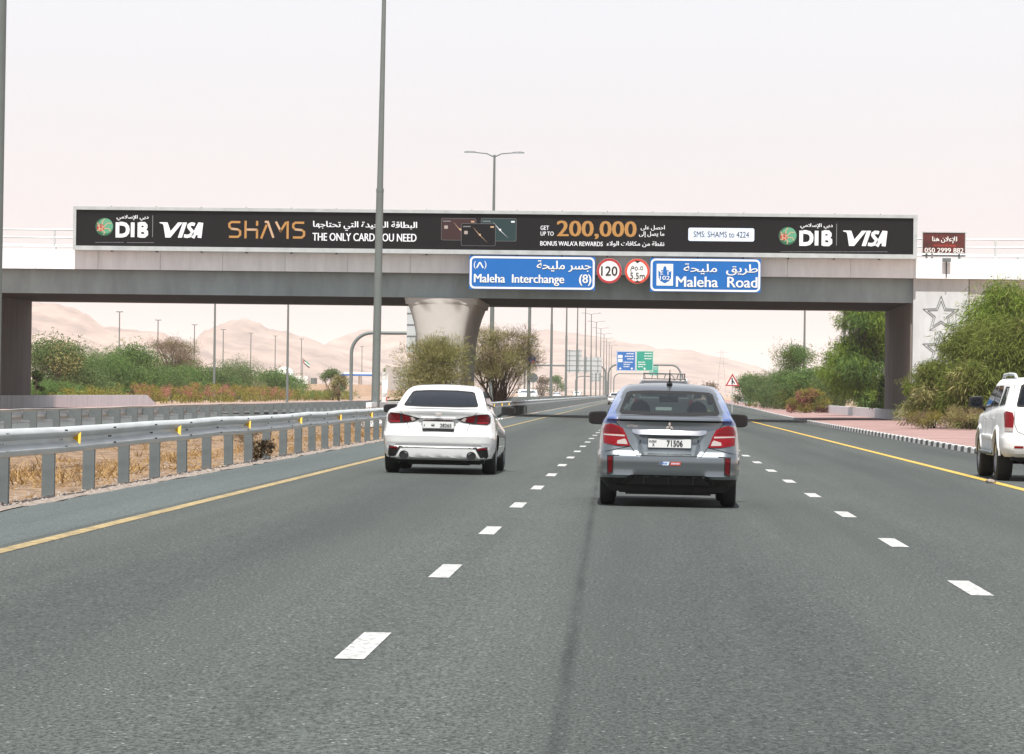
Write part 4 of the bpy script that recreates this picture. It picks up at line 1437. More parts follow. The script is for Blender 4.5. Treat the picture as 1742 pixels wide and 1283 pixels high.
# ------------------------------------------------------------------ cars
def gloss_paint(name, col, metal, rough):
    return mat(name, col, rough, metal, coat=1.0)
M['greypaint'] = gloss_paint('grey_metallic_paint', (0.195, 0.22, 0.235), 0.8, 0.30)
M['darkpaint'] = gloss_paint('dark_metallic_paint', (0.10, 0.105, 0.11), 0.6, 0.35)
M['silverpaint'] = gloss_paint('silver_paint', (0.45, 0.46, 0.47), 0.6, 0.35)
M['lamp_red'] = mat('red_lamp_lens', (0.20, 0.002, 0.006), 0.22, spec=0.4)
M['lamp_dark'] = mat('dark_red_lens', (0.095, 0.002, 0.005), 0.2, spec=0.3)
M['lamp_mid'] = mat('deep_red_lens', (0.13, 0.002, 0.005), 0.2, spec=0.4)
M['lamp_clear'] = mat('clear_lamp_lens', (0.40, 0.34, 0.32), 0.12, coat=1.0)
M['lamp_amber'] = mat('amber_lens', (0.42, 0.10, 0.02), 0.15, coat=1.0)
M['glass'] = glass_mat('clear_tinted_glass', (0.03, 0.036, 0.036), (0.62, 0.70, 0.67))
M['glass_dark'] = glass_mat('dark_tinted_glass', (0.025, 0.036, 0.055), (0.08, 0.10, 0.11))
M['seat'] = mat('dark_seat_cloth', (0.022, 0.021, 0.022), 0.9)
M['seat_tan'] = mat('brown_seat_cloth', (0.16, 0.07, 0.045), 0.9)
M['sky_decal'] = mat('blue_sky_decal', (0.02, 0.065, 0.21), 0.4, var=0.0, vscale=3.0, col2=(0.22, 0.31, 0.45), coat=0.6)
_nt = M['sky_decal'].node_tree
_tc, _sx, _mr = _nt.nodes.new('ShaderNodeTexCoord'), _nt.nodes.new('ShaderNodeSeparateXYZ'), _nt.nodes.new('ShaderNodeMapRange')
_no, _mx, _cr = _nt.nodes.new('ShaderNodeTexNoise'), _nt.nodes.new('ShaderNodeMath'), _nt.nodes.new('ShaderNodeValToRGB')
_no.inputs['Scale'].default_value = 6.0
_mr.inputs['From Min'].default_value, _mr.inputs['From Max'].default_value = 1.0, 1.42
_nt.links.new(_tc.outputs['Object'], _sx.inputs[0]); _nt.links.new(_tc.outputs['Object'], _no.inputs['Vector'])
_nt.links.new(_sx.outputs['Z'], _mr.inputs['Value'])
_mx.operation = 'MULTIPLY_ADD'; _mx.inputs[1].default_value = 0.6
_nt.links.new(_no.outputs['Fac'], _mx.inputs[0]); _nt.links.new(_mr.outputs[0], _mx.inputs[2])
_e = _cr.color_ramp.elements
_e[0].position, _e[0].color, _e[1].position, _e[1].color = 0.25, (0.012, 0.045, 0.19, 1), 1.0, (0.27, 0.31, 0.40, 1)
_m = _e.new(0.6); _m.color = (0.11, 0.16, 0.33, 1)
_nt.links.new(_mx.outputs[0], _cr.inputs['Fac'])
_nt.links.new(_cr.outputs['Color'], _nt.nodes['Principled BSDF'].inputs['Base Color'])
M['gap'] = mat('panel_gap', (0.008, 0.008, 0.008), 0.8)
M['under'] = mat('dark_underbody', (0.010, 0.010, 0.010), 0.9)
M['plate'] = mat('number_plate_white', (0.66, 0.67, 0.66), 0.4)


class Car:
    """a closed body lofted from plan outlines stacked from sill to roof; +y is forward, the rear bumper stands at y = 0"""
    def __init__(self, keys, length, rear_fn=None, sub=3, taper=0.05, nose=0.10):
        self.keys, self.L, self.rear_fn, self.taper, self.nose = keys, length, rear_fn, taper, nose
        self.lv = []
        n = len(keys)
        for i in range(n - 1):
            m = max(1, int(round((keys[i + 1][0] - keys[i][0]) / 0.035))) if keys[i + 1][0] - keys[i][0] > 0.05 else 1
            if keys[i + 1][3] - keys[i][3] > 0.2 or keys[i][4] - keys[i + 1][4] > 0.3: m = max(m, 6)
            for k in range(m):
                self.lv.append(tuple(lerp(a, b, k / m) for a, b in zip(keys[i], keys[i + 1])))
        self.lv.append(tuple(keys[-1]))

    def params(self, z):
        ks = self.keys
        if z <= ks[0][0]: return ks[0]
        for a, b in zip(ks, ks[1:]):
            if z <= b[0]:
                t = (z - a[0]) / max(1e-6, b[0] - a[0])
                return tuple(lerp(p, q, t) for p, q in zip(a, b))
        return ks[-1]

    def width(self, w, y):
        t = 1 - self.taper * max(0, 1 - y / 1.3) ** 2 - self.nose * max(0, (y - (self.L - 1.4)) / 1.4) ** 2
        return w * t

    def outline(self, k):
        zr, zf, w, yr, yf, rc, rf, bow = k
        pts = []
        wr = w * (1 - self.taper)
        nR, nC, nS, nF = 20, 9, 64, 6
        for i in range(nR):
            x = (wr - rc) * i / nR
            pts.append((x, yr + bow * (x / wr) ** 2, 1))
        yb = yr + bow * ((wr - rc) / wr) ** 2
        for i in range(nC + 1):
            a = math.pi / 2 * i / nC
            pts.append((wr - rc + rc * math.sin(a), yb + rc * (1 - math.cos(a)), 1 if i < nC else 0))
        ys, ye = yb + rc, yf - rf
        for i in range(1, nS):
            y = lerp(ys, ye, i / nS)
            pts.append((self.width(w, y), y, 0))
        wf = self.width(w, ye)
        for i in range(nF + 1):
            a = math.pi / 2 * i / nF
            pts.append((wf - rf + rf * math.cos(a), ye + rf * math.sin(a), 0))
        for i in range(1, 7):
            x = (wf - rf) * (1 - i / 6)
            pts.append((x, yf + 0.10 * (1 - (x / wf) ** 2), 0))
        out = []
        for x, y, r_ in pts:
            z = lerp(zr, zf, sstep((y - 0.2) / (self.L - 0.4))) if zr != zf else zr
            if r_ and self.rear_fn: y += self.rear_fn(x, z)
            out.append((x, y, z))
        return out

    def yrear(self, x, z):
        zr, zf, w, yr, yf, rc, rf, bow = self.params(z)
        x = abs(x)
        wr = w * (1 - self.taper)
        if x < wr - rc: y = yr + bow * (x / wr) ** 2
        else:
            yb = yr + bow * ((wr - rc) / wr) ** 2
            u = min(1.0, (x - (wr - rc)) / rc)
            y = yb + rc * (1 - math.sqrt(max(0, 1 - u * u)))
        if self.rear_fn: y += self.rear_fn(x, z)
        return y

    def xside(self, y, z):
        return self.width(self.params(z)[2], y)

    def body(self, mats, parent, arches, holes_rear=(), holes_side=(), holes_front=(), paint=None, name='body'):
        rows = []
        for k in self.lv:
            h = self.outline(k)
            full = h + [(-x, y, z) for x, y, z in reversed(h[1:-1])]
            rows.append(full)
        n = len(rows[0])
        V = [list(p) for r in rows for p in r]
        for (ya, za, ra) in arches:                  # snap the rows of points round each arch onto its rim
            for p in V:
                if abs(p[0]) < 0.5: continue
                d = math.hypot(p[1] - ya, p[2] - za)
                if ra * 0.93 < d < ra * 1.09:
                    p[1] = ya + (p[1] - ya) / d * ra; p[2] = za + (p[2] - za) / d * ra
        mb = MB()
        F, FM = [], []
        def skip(idx):
            c = [sum(V[i][q] for i in idx) / 4 for q in range(3)]
            for (ya, za, ra) in arches:
                if abs(c[0]) > 0.45 and math.hypot(c[1] - ya, c[2] - za) < ra * 0.985: return True
            mid = self.L * 0.5
            for pl in holes_rear:
                if c[1] < mid and in_poly(c[0], c[2], pl) and abs(c[1] - self.yrear(c[0], c[2])) < 0.09: return True
            for pl in holes_front:
                if c[1] > mid and in_poly(c[0], c[2], pl) and abs(c[0]) < self.params(c[2])[2] - 0.10: return True
            for pl in holes_side:
                if abs(c[0]) > self.params(c[2])[2] * 0.93 and in_poly(c[1], c[2], pl): return True
            return False
        for i in range(len(rows) - 1):
            for j in range(n):
                f = (i * n + j, i * n + (j + 1) % n, (i + 1) * n + (j + 1) % n, (i + 1) * n + j)
                if skip(f): continue
                F.append(f)
                FM.append(paint(*[sum(V[q][r] for q in f) / 4 for r in range(3)]) if paint else 0)
        top = (len(rows) - 1) * n                     # roof skin
        cy_ = sum(V[top + j][1] for j in range(n)) / n
        zt = V[top][2]
        prev = [top + j for j in range(n)]
        for t in (0.75, 0.45, 0.15):
            b = len(V)
            for j in range(n):
                p = V[top + j]
                V.append([p[0] * t, cy_ + (p[1] - cy_) * t, zt + 0.022 * (1 - t * t)])
            for j in range(n):
                F.append((prev[j], prev[(j + 1) % n], b + (j + 1) % n, b + j)); FM.append(0)
            prev = [b + j for j in range(n)]
        F.append(tuple(prev)); FM.append(0)
        mb.v, mb.f, mb.m = [tuple(p) for p in V], F, FM
        return mb.build(name, mats, parent, smooth=38)

    def patch(self, mb, poly, mi=0, off=0.006, cuts=3, where='rear', thick=0.0, side=1):
        """an outline laid over the body, (x, z) on the rear or (y, z) on a flank"""
        bm = bmesh.new()
        f = bm.faces.new([bm.verts.new((p[0], 0, p[1])) for p in poly])
        bmesh.ops.triangulate(bm, faces=[f])
        for _ in range(cuts):
            long_ = [e for e in bm.edges if e.calc_length() > 0.05]
            if not long_: break
            bmesh.ops.subdivide_edges(bm, edges=long_, cuts=1)
            bmesh.ops.triangulate(bm, faces=bm.faces[:])
        if thick:
            r_ = bmesh.ops.extrude_face_region(bm, geom=bm.faces[:])
            back = set(e for e in r_['geom'] if isinstance(e, bmesh.types.BMVert))
        else:
            back = set()
        pts = []
        bm.verts.index_update()
        for v in bm.verts:
            a, z = v.co.x, v.co.z
            o_ = off - (thick if v in back else 0)
            if where == 'rear': pts.append((a, self.yrear(a, z) - o_, z))
            else: pts.append((side * (self.xside(a, z) + o_), a, z))
        bmesh.ops.recalc_face_normals(bm, faces=bm.faces[:])
        fs = []
        for q in bm.faces:
            idx = [v.index for v in q.verts]
            if not thick:
                a_, b_, c_ = (Vector(pts[i]) for i in idx[:3])
                nn = (b_ - a_).cross(c_ - a_)
                if (where == 'rear' and nn.y > 0) or (where != 'rear' and nn.x * side < 0): idx = idx[::-1]
            fs.append(idx)
        mb.add(pts, fs, mi)
        bm.free()

    def band(self, mb, outer, inner, mi=0, off=0.008, where='rear', side=1):
        n = len(outer)
        O, I = [], []
        for src, dst in ((outer, O), (inner, I)):
            for i in range(n):
                p, q = src[i], src[(i + 1) % n]
                for k in range(8):
                    dst.append((lerp(p[0], q[0], k / 8), lerp(p[1], q[1], k / 8)))
        m = len(O)
        pts = []
        for a, z in O + I:
            pts.append((a, self.yrear(a, z) - off, z) if where == 'rear' else (side * (self.xside(a, z) + off), a, z))
        mb.add(pts, [(i, (i + 1) % m, m + (i + 1) % m, m + i) for i in range(m)], mi)


def inset(poly, d):
    cx = sum(p[0] for p in poly) / len(poly); cz = sum(p[1] for p in poly) / len(poly)
    out = []
    for x, z in poly:
        v = Vector((x - cx, z - cz)); l_ = v.length
        sx = 1 - d / max(0.05, abs(x - cx)) if abs(x - cx) > 0.05 else 1
        sz = 1 - d / max(0.05, abs(z - cz)) if abs(z - cz) > 0.05 else 1
        out.append((cx + (x - cx) * max(0, sx), cz + (z - cz) * max(0, sz)))
    return out


def mir(poly): return [(-x, z) for x, z in poly][::-1]


def wheel(root, x, y, r, wd, rim=True):
    s = 1 if x > 0 else -1
    n = 40
    prof = [(-wd / 2, r * .66), (-wd / 2, r * .86), (-wd * .44, r * .96), (-wd * .34, r), (wd * .34, r), (wd * .44, r * .96), (wd / 2, r * .86), (wd / 2, r * .66)]
    for g_ in (-.12, .12):
        pass
    def lathe(pf, mb, mi=0):
        k = len(pf)
        vs = [(px * s, rr * math.cos(2 * math.pi * j / n), rr * math.sin(2 * math.pi * j / n)) for j in range(n) for px, rr in pf]
        fs = []
        for j in range(n):
            for i in range(k - 1):
                a, b = j * k + i, ((j + 1) % n) * k + i
                f = (a, a + 1, b + 1, b)
                fs.append(f if s < 0 else f[::-1])
        mb.add(vs, fs, mi)
    w_ = empty('wheel', (x, y, r))
    w_.parent = root
    mb = MB(); lathe(prof, mb); mb.build('tyre', M['rubber'], w_, smooth=35)
    mb = MB()
    lathe([(-wd * .46, r * .05), (-wd * .46, r * .64), (wd * .30, r * .64), (wd * .46, r * .67)], mb)
    for k in range(7):                            # spokes
        a = 2 * math.pi * k / 7
        ca, sa = math.cos(a), math.sin(a)
        q = []
        for rr, hw in ((r * .08, r * .07), (r * .64, r * .10)):
            for sd_ in (-1, 1):
                yy, zz = rr * ca - sd_ * hw * sa, rr * sa + sd_ * hw * ca
                q += [(s * wd * .44, yy, zz), (s * wd * .36, yy, zz)]
        mb.add(q, [(0, 2, 6, 4), (0, 4, 5, 1), (2, 3, 7, 6), (4, 6, 7, 5)], 0)
    lathe([(wd * .46, 0.001), (wd * .46, r * .12), (wd * .36, r * .13)], mb)
    mb.build('rim', M['rim'], w_, smooth=35)
    return w_


def mirror(root, x, y, z, w, h, arm_to, m=None):
    s = 1 if x > 0 else -1
    mr = empty('side_mirror', (x, y, z)); mr.parent = root
    # shell-shaped housing: squared towards the car, rounded outwards
    nn = 28
    vs = []
    prof_ = ((-.075, .90), (-.070, .985), (-.04, 1.0), (0, .97), (.05, .82), (.08, .55), (.09, .2))
    for yy, k_ in prof_:
        for j in range(nn):
            a = 2 * math.pi * j / nn
            ca, sa = math.cos(a), math.sin(a)
            e_ = .52 if ca * s > 0 else .36
            xx = math.copysign(abs(ca) ** e_, ca) * w / 2
            zz = math.copysign(abs(sa) ** (e_ * 1.05), sa) * h / 2
            zz *= 1 - .16 * (xx * s / (w / 2) + 1) / 2 * (1 if zz > 0 else .4)
            vs.append((xx * k_, yy, zz * k_ + .015 * h))
    mb = MB()
    fs = [(i * nn + j, (i + 1) * nn + j, (i + 1) * nn + (j + 1) % nn, i * nn + (j + 1) % nn) for i in range(len(prof_) - 1) for j in range(nn)]
    fs = [f[::-1] for f in fs] + [tuple(range(nn)), tuple(range((len(prof_) - 1) * nn, len(prof_) * nn))[::-1]]
    mb.add(vs, fs)
    mb.tube([(-s * w * .36, .02, -h * .30), (arm_to - x, .06, -h * .62)], [h * .17, h * .14], 8)
    mb.build('housing', m or M['black'], mr, smooth=60)
    mb = MB(); mb.flat(rrect(-w * .39, -h * .34, w * .39, h * .30, h * .2, 4), -.0775); mb.build('mirror_glass', M['glass_dark'], mr)
    return mr


def seat(root, x, y, z, tan=True, hw=0.24):
    st = empty('seat', (x, y, z)); st.parent = root
    mb = MB(); mb.rbox(0, 0, .32, hw * 2, .14, .66, .06, tilt=R(12), seg=3); mb.build('backrest', M['seat'], st, smooth=50)
    mb = MB(); mb.rbox(0, .26, .02, hw * 2, .5, .16, .05, seg=3); mb.build('cushion', M['seat'], st, smooth=50)
    return st


def headrest(st, z, w=.27, h=.22, m=None):
    # domed headrest with a band of lighter cloth low on its back
    mb = MB()
    nn, rows = 18, 9
    vs = []
    for j in range(rows + 1):
        t = j / rows
        hw = w / 2 * (1.0 if t < .35 else math.sqrt(max(0.0, 1 - ((t - .35) / .65) ** 2)) * .98 + .02)
        for k in range(nn):
            a = 2 * math.pi * k / nn
            vs.append((hw * math.cos(a), .055 * math.sin(a) * (1 if t < .8 else .8), z + h * t))
    mb.add(vs, [(j * nn + k, j * nn + (k + 1) % nn, (j + 1) * nn + (k + 1) % nn, (j + 1) * nn + k) for j in range(rows) for k in range(nn)])
    mb.m = [1 if 0 <= i // nn < 3 and False else 0 for i in range(len(mb.f))]
    mb.build('headrest', M['seat'], st, smooth=80)
    mb = MB(); mb.rbox(0, -.055, z + .045, w * .70, .02, .10, .009, seg=2); mb.build('headrest_patch', M['seat_tan'], st)


def glass_part(car, root, name, poly, m, where='rear', side=1, frit=0.03, trim=True):
    g = MB(); car.patch(g, poly, 0, 0.004, 5, where, 0, side)
    o = g.build(name, m, root, smooth=60)
    if trim:
        f = MB(); car.band(f, poly, inset(poly, frit), 0, 0.007, where, side)
        f.build('glass_border', M['gap'], o, smooth=60)
    return o


def gaps(car, mb, lines, mi, where='rear', side=1, wd=0.008):
    for ln in lines:
        for (a, b) in zip(ln, ln[1:]):
            d = Vector((b[0] - a[0], b[1] - a[1])); n_ = Vector((-d.y, d.x)).normalized() * wd / 2
            pts = []
            k_ = max(2, int(d.length / .05))
            for k in range(k_ + 1):
                c = Vector(a) + d * k / k_
                for q in (c + n_, c - n_):
                    pts.append((q.x, car.yrear(q.x, q.y) - .003, q.y) if where == 'rear' else (side * (car.xside(q.x, q.y) + .003), q.x, q.y))
            fs = []
            for k in range(k_):
                f = (2 * k, 2 * k + 1, 2 * k + 3, 2 * k + 2)
                fs.append(f)
            mb.add(pts, fs, mi)


def number_plate(car, root, x0, x1, z0, z1, texts, y=None, lab=None):
    yy = (car.yrear(0, (z0 + z1) / 2) - 0.02) if y is None else y
    p = MB(); p.prism(rrect(x0, z0, x1, z1, .012, 2), yy, yy + .018)
    o = p.build('number_plate', M['plate'], root)
    b = MB(); b.ring(rrect(x0, z0, x1, z1, .012, 2), rrect(x0 + .006, z0 + .006, x1 - .006, z1 - .006, .008, 2), yy - .003, yy - .0005)
    for s_, a0, b0, a1, b1, bold in texts:
        if s_ == '#':
            b.flat([(a0, b0), (a1, b0), (a1, b1), (a0, b1)], yy - .003)
        else:
            b.text(s_, a0, b0, a1, b1, yy - .004, 0, bold)
    b.build('lettering', M['black'], o)
    return o


# ---------------------------------------------------------------- grey sedan
def make_grey_sedan():
    root = empty('sedan', (0, 0, 0))
    #     zr    zf    w     yr    yf    rc   rf   bow
    K = [(.20, .20, .745, .14, 4.18, .18, .20, .04), (.27, .27, .80, .06, 4.24, .20, .25, .05), (.35, .35, .865, .015, 4.30, .20, .30, .06), (.385, .375, .875, .0, 4.30, .20, .30, .06), (.42, .41, .882, .012, 4.30, .20, .30, .06),
         (.47, .45, .886, .010, 4.30, .20, .32, .06), (.56, .52, .888, .0, 4.30, .20, .34, .06), (.625, .57, .886, .012, 4.28, .20, .34, .06),
         (.665, .60, .880, .045, 4.27, .20, .34, .07), (.76, .64, .872, .072, 4.25, .20, .34, .08), (.88, .68, .858, .098, 4.20, .19, .34, .09),
         (.98, .72, .842, .112, 4.14, .18, .34, .10), (1.035, .76, .826, .105, 4.08, .17, .34, .11), (1.062, .79, .81, .070, 4.02, .16, .34, .12),
         (1.085, .81, .795, .07, 3.9, .15, .34, .12), (1.098, .83, .785, .12, 3.7, .15, .34, .12), (1.108, .93, .775, .42, 3.15, .16, .34, .10),
         (1.125, 1.02, .768, .54, 3.02, .18, .30, .09), (1.18, 1.14, .742, .66, 2.90, .20, .28, .08), (1.28, 1.26, .698, .88, 2.72, .22, .26, .08), (1.38, 1.37, .645, 1.12, 2.52, .22, .25, .08),
         (1.44, 1.435, .60, 1.29, 2.40, .24, .24, .09), (1.475, 1.47, .555, 1.43, 2.3, .24, .24, .10), (1.493, 1.49, .49, 1.58, 2.15, .22, .22, .10)]
    def rf(x, z):
        x = abs(x)
        d = 0.0
        if .63 < z < .92:                              # recess of the number plate
            hw = lerp(.36, .41, (z - .63) / .29)
            d += .045 * sstep((hw - x) / .05) * sstep((z - .63) / .03) * sstep((.90 - z) / .04)
        if z < .40:                                     # bumper tucks in above the diffuser
            e_ = .47 - .20 * max(0, (x - .42)) if x > .42 else .40
            zz = .40 if x < .42 else lerp(.40, .30, min(1, (x - .42) / .14))
            if z < zz: d += .05 * sstep((zz - z) / .03)
        if 1.035 < z < 1.075: d -= 0.012
        return d
    car = Car(K, 4.3, rf)
    rw = [(-.58, 1.13), (-.30, 1.118), (.30, 1.118), (.58, 1.13), (.615, 1.155), (.535, 1.385), (.49, 1.405), (.25, 1.418), (-.25, 1.418), (-.49, 1.405), (-.535, 1.385), (-.615, 1.155)]
    ws = [(-.60, 1.10), (.60, 1.10), (.48, 1.40), (-.48, 1.40)]
    sw = [(1.25, 1.14), (2.85, 1.10), (2.62, 1.25), (2.2, 1.395), (1.75, 1.41), (1.35, 1.34)]
    arches = [(.86, .30, .355), (3.41, .30, .355)]
    def paint(x, y, z):
        # printed blue decal over the rear pillar and quarter
        if y < .55 and z < .335: return 2
        if abs(x) > .50 and y < 2.2 and z > 1.0 and y > .10:
            ax = abs(x)
            lim = .665 - (z - 1.13) * .32
            if ax > lim or (z < 1.115 and ax > .64): return 1
        return 0
    body = car.body([M['greypaint'], M['sky_decal'], M['gap']], root, arches, [inset(rw, .035)], [inset(sw, .05)], [ws], paint)
    glass_part(car, root, 'rear_window', rw, M['glass'], frit=.035)
    for s in (1, -1): glass_part(car, root, 'side_window', sw, M['glass_dark'], 'side', s)
    mb = MB()                                            # windscreen: a sheet just inside the opening
    mb.add([(-.68, 3.02, 1.06), (.68, 3.02, 1.06), (.56, 2.45, 1.44), (-.56, 2.45, 1.44)], [(0, 1, 2, 3)])
    mb.build('windscreen', M['glass'], root)
    # panel joints
    mb = MB()
    tl = [[(-.66, 1.03), (-.60, .96), (-.47, .74), (-.395, .625), (.395, .625), (.47, .74), (.60, .96), (.66, 1.03)], [(-.815, .655), (-.47, .735)], [(.47, .735), (.815, .655)]]
    gaps(car, mb, tl, 0)
    for s in (1, -1): gaps(car, mb, [[(1.05, .70), (1.35, .95), (1.3, 1.1)], [(2.2, .3), (2.25, 1.1)], [(3.05, .4), (3.0, 1.05)]], 0, 'side', s)
    mb.build('panel_joints', M['gap'], root)
    # tail lamps
    TL = [(.475, .735), (.62, .738), (.80, .765), (.815, .93), (.785, .985), (.72, 1.005), (.645, .985), (.57, .955), (.52, .86)]
    for s in (1, -1):
        q = TL if s > 0 else mir(TL)
        t = MB(); car.patch(t, q, 0, .012, 5, thick=.03); o = t.build('tail_lamp', M['lamp_red'], root, smooth=50)
        t = MB()
        cl = [(.505, .757), (.60, .760), (.635, .764), (.63, .80), (.54, .825), (.52, .80)]
        c2 = [(.665, .765), (.785, .785), (.79, .835), (.665, .812)]
        car.patch(t, cl if s > 0 else mir(cl), 0, .016, 4)
        c2b = [(.54, .85), (.80, .862), (.80, .878), (.545, .870)]
        car.patch(t, c2b if s > 0 else mir(c2b), 0, .016, 4)
        t.build('clear_lens', M['lamp_clear'], o, smooth=50)
        t = MB(); car.patch(t, [(.672, .772), (.78, .79), (.783, .825), (.67, .806)] if s > 0 else mir([(.672, .772), (.78, .79), (.783, .825), (.67, .806)]), 0, .017, 3); t.build('amber_lens', M['lamp_amber'] if False else M['lamp_red'], o)
        t = MB(); dk = [(.575, .895), (.79, .90), (.80, .925), (.775, .972), (.72, .985), (.65, .968), (.60, .94)]; car.patch(t, dk if s > 0 else mir(dk), 0, .017, 3); t.build('dark_lens', M['lamp_mid'], o, smooth=50)
        # upright reflector in its black slot
        rfp = [(.685, .43), (.735, .40), (.742, .60), (.685, .61)]
        sl_ = [(.672, .40), (.748, .375), (.752, .622), (.60, .632), (.60, .622), (.672, .618)]
        t = MB(); car.patch(t, sl_ if s > 0 else mir(sl_), 0, .004, 3); o = t.build('reflector_slot', M['gap'], root)
        t = MB(); car.patch(t, rfp if s > 0 else mir(rfp), 0, .010, 3); t.build('reflector', M['lamp_dark'], root)
    # chrome bar over the plate
    t = MB()                                              # leans back so that it mirrors the sky
    vs = []
    for k in range(25):
        x = -.45 + .9 * k / 24
        e_ = sstep((.45 - abs(x)) / .06)
        yb = car.yrear(x, .94)
        for dy, z in ((-.012 - .035 * e_, .905 - .027 * e_), (-.008 - .030 * e_, .915 - .020 * e_), (-.006, .942), (.05, .93), (.05, .88)):
            vs.append((x, yb + dy, z))
    t.add(vs, [(i * 5 + j, i * 5 + 5 + j, i * 5 + 5 + (j + 1) % 5, i * 5 + (j + 1) % 5) for i in range(24) for j in range(5)])
    t.build('chrome_bar', M['chrome'], root, smooth=30)
    number_plate(car, root, -.262, .272, .718, .842, [('71506', -.03, .742, .165, .815, .012), ('X', -.205, .742, -.178, .778, .01), ('DUBAI', -.247, .795, -.155, .815, .012), ('#', -.247, .788, -.155, .792, 0)], y=.088)
    t = MB(); t.ring(circle(.31, .812, .020, 14), circle(.31, .812, .013, 14), .118, .124); t.build('round_seal', M['plate'], root)
    # three-diamond badge
    t = MB()
    for a0 in (90, 210, 330):
        c0 = Vector((0, .985))
        d = Vector((math.cos(R(a0)), math.sin(R(a0)))); n_ = Vector((-d.y, d.x))
        t.prism([tuple(c0), tuple(c0 + d * .027 + n_ * .0165), tuple(c0 + d * .054), tuple(c0 + d * .027 - n_ * .0165)], car.yrear(0, .985) - .016, car.yrear(0, .985) - .002)
    t.build('badge', M['chrome'], root)
    t = MB(); t.text('ATTRAGE', -.52, .965, -.345, .992, car.yrear(.43, .975) - .006, 0, .0, .35); t.build('model_lettering', M['chrome'], root)
    # bumper sticker, blue then red
    t = MB()
    for a_, b_, mi in ((-.122, -.08, 2), (-.08, .008, 0), (.012, .148, 1)):
        car.patch(t, [(a_, .512), (b_ - .01, .512), (b_, .556), (a_ + .012, .556)], mi, .004, 2)
    for a_, b_ in ((-.105, -.02), (.03, .125)):
        k = a_
        while k < b_:
            car.patch(t, [(k, .524), (k + .010, .524), (k + .014, .545), (k + .004, .545)], 3 if a_ < 0 else 4, .006, 1); k += .017
    t.build('sticker', [M['smsbox'], M['redb'], M['inkgrey'], M['blue'], M['smsbox']], root)
    # black strip painted on as the shadow under the spoiler lip
    t = MB(); car.patch(t, [(-.60, 1.036), (.60, 1.036), (.615, 1.056), (-.615, 1.056)], 0, .004, 4); t.build('spoiler_shadow_strip', M['gap'], root)
    t = MB()
    vs = []
    for k in range(25):
        x = -.63 + 1.26 * k / 24
        e_ = 1 - max(0, (abs(x) - .5) / .13) * .6
        for dy, z in ((-.035 * e_, 1.060), (-.030 * e_, 1.078), (.06, 1.104), (.06, 1.06)):
            vs.append((x, .072 + .12 * (x / .79) ** 2 + dy, z))
    t.add(vs, [(i * 4 + j, i * 4 + (j + 1) % 4, i * 4 + 4 + (j + 1) % 4, i * 4 + 4 + j)[::-1] for i in range(24) for j in range(4)] + [(0, 1, 2, 3), (96, 97, 98, 99)[::-1]])
    t.build('spoiler', M['greypaint'], root, smooth=40)
    # diffuser and underbody
    t = MB()
    dfp = [(-.58, .275), (.58, .275), (.55, .33), (.45, .392), (-.45, .392), (-.55, .33)]
    car.patch(t, dfp, 0, .012, 4, thick=.03)
    for xx in (-.3, 0, .3): t.box(xx - .008, xx + .008, car.yrear(xx, .33) - .035, car.yrear(xx, .33), .285, .372, 0)
    t.build('diffuser', M['black'], root)
    t = MB()
    t.box(-.70, .70, .16, 4.1, .185, .34); t.box(-.52, .52, .20, .9, .15, .21); t.box(-.60, .60, .9, 3.3, .15, .2); t.tube([(-.62, .86, .26), (.62, .86, .26)], .04, 8); t.rbox(.35, .35, .215, .34, .24, .12, .04); t.tube([(.35, .1, .215), (.35, .4, .215)], .03, 8)
    for (yy, _, _) in arches:
        for s in (1, -1): t.box(min(s * .50, s * .56), max(s * .50, s * .56), yy - .34, yy + .34, .22, .66)
    t.build('underbody', M['under'], root)
    for yy in (.86, 3.41):
        for s in (1, -1): wheel(root, s * .742, yy, .298, .19)
    for s in (1, -1): mirror(root, s * .905, 2.62, 1.055, .235, .185, s * .76)
    t = MB(); t.tube([(0, 1.52, 1.49), (0, 1.50, 1.53), (0, 1.36, 1.68)], [.022, .012, .004], 8); t.tube([(0, 1.58, 1.50), (0, 1.46, 1.525)], [.04, .025], 10); t.build('antenna', M['black'], root, smooth=60)
    # seats, dashboard, rear-view mirror
    for s in (1, -1):
        st = seat(root, s * .36, 1.95, .42); headrest(st, .62, .26, .26)
        st2 = seat(root, s * .34, 1.02, .36, hw=.33)
    t = MB(); t.rbox(0, 2.75, .80, 1.36, .5, .36, .08); t.build('dashboard', M['seat'], root, smooth=50)
    t = MB(); t.rbox(0.0, 2.42, 1.31, .25, .03, .075, .014); t.build('rear_view_mirror', M['black'], root)
    t = MB(); t.box(-.60, .60, .50, 1.05, 1.02, 1.06); t.build('parcel_shelf', M['seat'], root)
    return root


